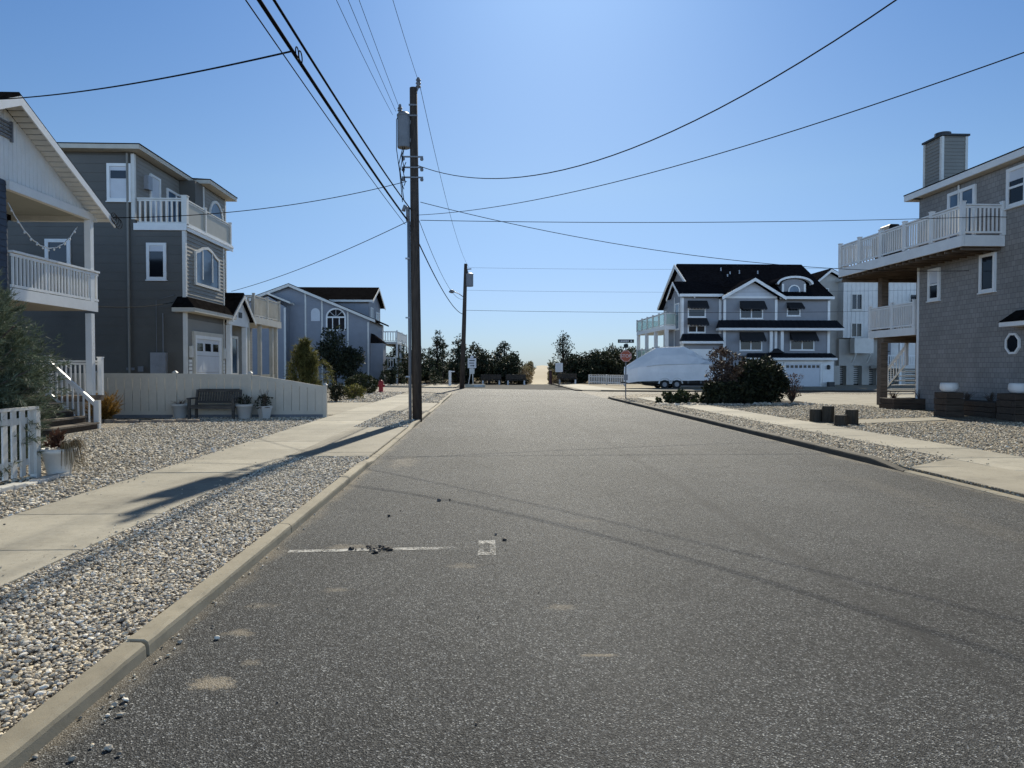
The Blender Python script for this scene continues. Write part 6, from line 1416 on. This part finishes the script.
# ------------------------------------------------------------------ light, sky, camera
EL, AZ = 35.2, 6.7
s = Vector((math.sin(R(AZ)) * math.cos(R(EL)), math.cos(R(AZ)) * math.cos(R(EL)), math.sin(R(EL))))
L = bpy.data.lights.new('sun', 'SUN'); L.energy = 5.0; L.angle = R(.53); L.color = (1, .935, .79); lo = bpy.data.objects.new('sun', L); COL.objects.link(lo); lo.rotation_euler = s.to_track_quat('Z', 'Y').to_euler(); lo.location = (20, 60, 60)
W = bpy.data.worlds.new('World'); scene.world = W; W.use_nodes = True; nt = W.node_tree; bg = nt.nodes['Background']
sky = nt.nodes.new('ShaderNodeTexSky'); sky.sky_type = 'NISHITA'; sky.sun_disc = False; sky.sun_elevation = R(EL); sky.sun_rotation = R(AZ); sky.altitude = 0; sky.air_density = 1.0; sky.dust_density = .33; sky.ozone_density = 4.0

# sky graded by direction: added bright band low behind camera as fill, zenith darkened
tc = nt.nodes.new('ShaderNodeTexCoord'); sp = nt.nodes.new('ShaderNodeSeparateXYZ'); nt.links.new(tc.outputs['Generated'], sp.inputs[0])
def wramp(sock, lo, hi, stops):
    mr = nt.nodes.new('ShaderNodeMapRange'); mr.inputs[1].default_value = lo; mr.inputs[2].default_value = hi; nt.links.new(sock, mr.inputs[0])
    r = nt.nodes.new('ShaderNodeValToRGB'); cr = r.color_ramp
    while len(cr.elements) < len(stops): cr.elements.new(.5)
    for e, (p, c) in zip(cr.elements, stops): e.position = p; e.color = (*c, 1)
    nt.links.new(mr.outputs[0], r.inputs[0]); return r.outputs[0]
def wmul(a, b, k=1.0):
    m = nt.nodes.new('ShaderNodeMix'); m.data_type = 'RGBA'; m.blend_type = 'MULTIPLY'; m.inputs[0].default_value = 1; nt.links.new(a, m.inputs[6])
    if isinstance(b, tuple): m.inputs[7].default_value = (*b, 1)
    else: nt.links.new(b, m.inputs[7])
    return m.outputs[2]
el = wramp(sp.outputs[2], 0, 1, [(0, (.235, .315, .50)), (.04, (.30, .355, .50)), (.10, (.37, .40, .51)), (.24, (.45, .49, .535)), (.45, (.37, .475, .585)), (.53, (.34, .45, .56)), (.70, (.11, .13, .14)), (1, (.06, .07, .07))])
band = wramp(sp.outputs[2], 0, 1, [(0, (.93, .83, .80)), (.20, (.93, .83, .80)), (.34, (.15, .13, .12)), (1, (.07, .07, .07))])
mrr = nt.nodes.new('ShaderNodeMapRange'); nt.links.new(sp.outputs[1], mrr.inputs[0]); mrr.inputs[1].default_value = .45; mrr.inputs[2].default_value = -.15
c1 = wmul(wmul(sky.outputs[0], el), (4.8, 5.0, 5.5)); c1 = wmul(c1, (.385, .395, .36))
rear = wmul(c1, wmul(band, (1, 1, 1))); rear = wmul(rear, (6.3, 6.3, 6.3))
mx = nt.nodes.new('ShaderNodeMix'); mx.data_type = 'RGBA'; nt.links.new(mrr.outputs[0], mx.inputs[0]); nt.links.new(c1, mx.inputs[6]); nt.links.new(rear, mx.inputs[7])
nt.links.new(mx.outputs[2], bg.inputs[0]); bg.inputs[1].default_value = .08; W.cycles.sampling_method = 'MANUAL'; W.cycles.sample_map_resolution = 1024
cam = bpy.data.cameras.new('camera'); co = bpy.data.objects.new('camera', cam); COL.objects.link(co); scene.camera = co
cam.sensor_fit = 'HORIZONTAL'; cam.sensor_width = 36; cam.lens = 36 * 710 / 1024; cam.clip_end = 5000; cam.clip_start = .05
co.location = (0, 0, 1.685); co.rotation_euler = (R(90) - math.atan(16 / 710), 0, -math.atan(28.6 / 710))
scene.render.engine = 'CYCLES'; scene.cycles.max_bounces = 8; scene.cycles.diffuse_bounces = 4; scene.cycles.transparent_max_bounces = 12; scene.cycles.use_denoising = True; scene.cycles.denoising_prefilter = 'NONE'
vs = scene.view_settings; vs.view_transform = 'Standard'; vs.look = 'None'; vs.exposure = 0.17; vs.gamma = 1.0; vs.use_curve_mapping = False
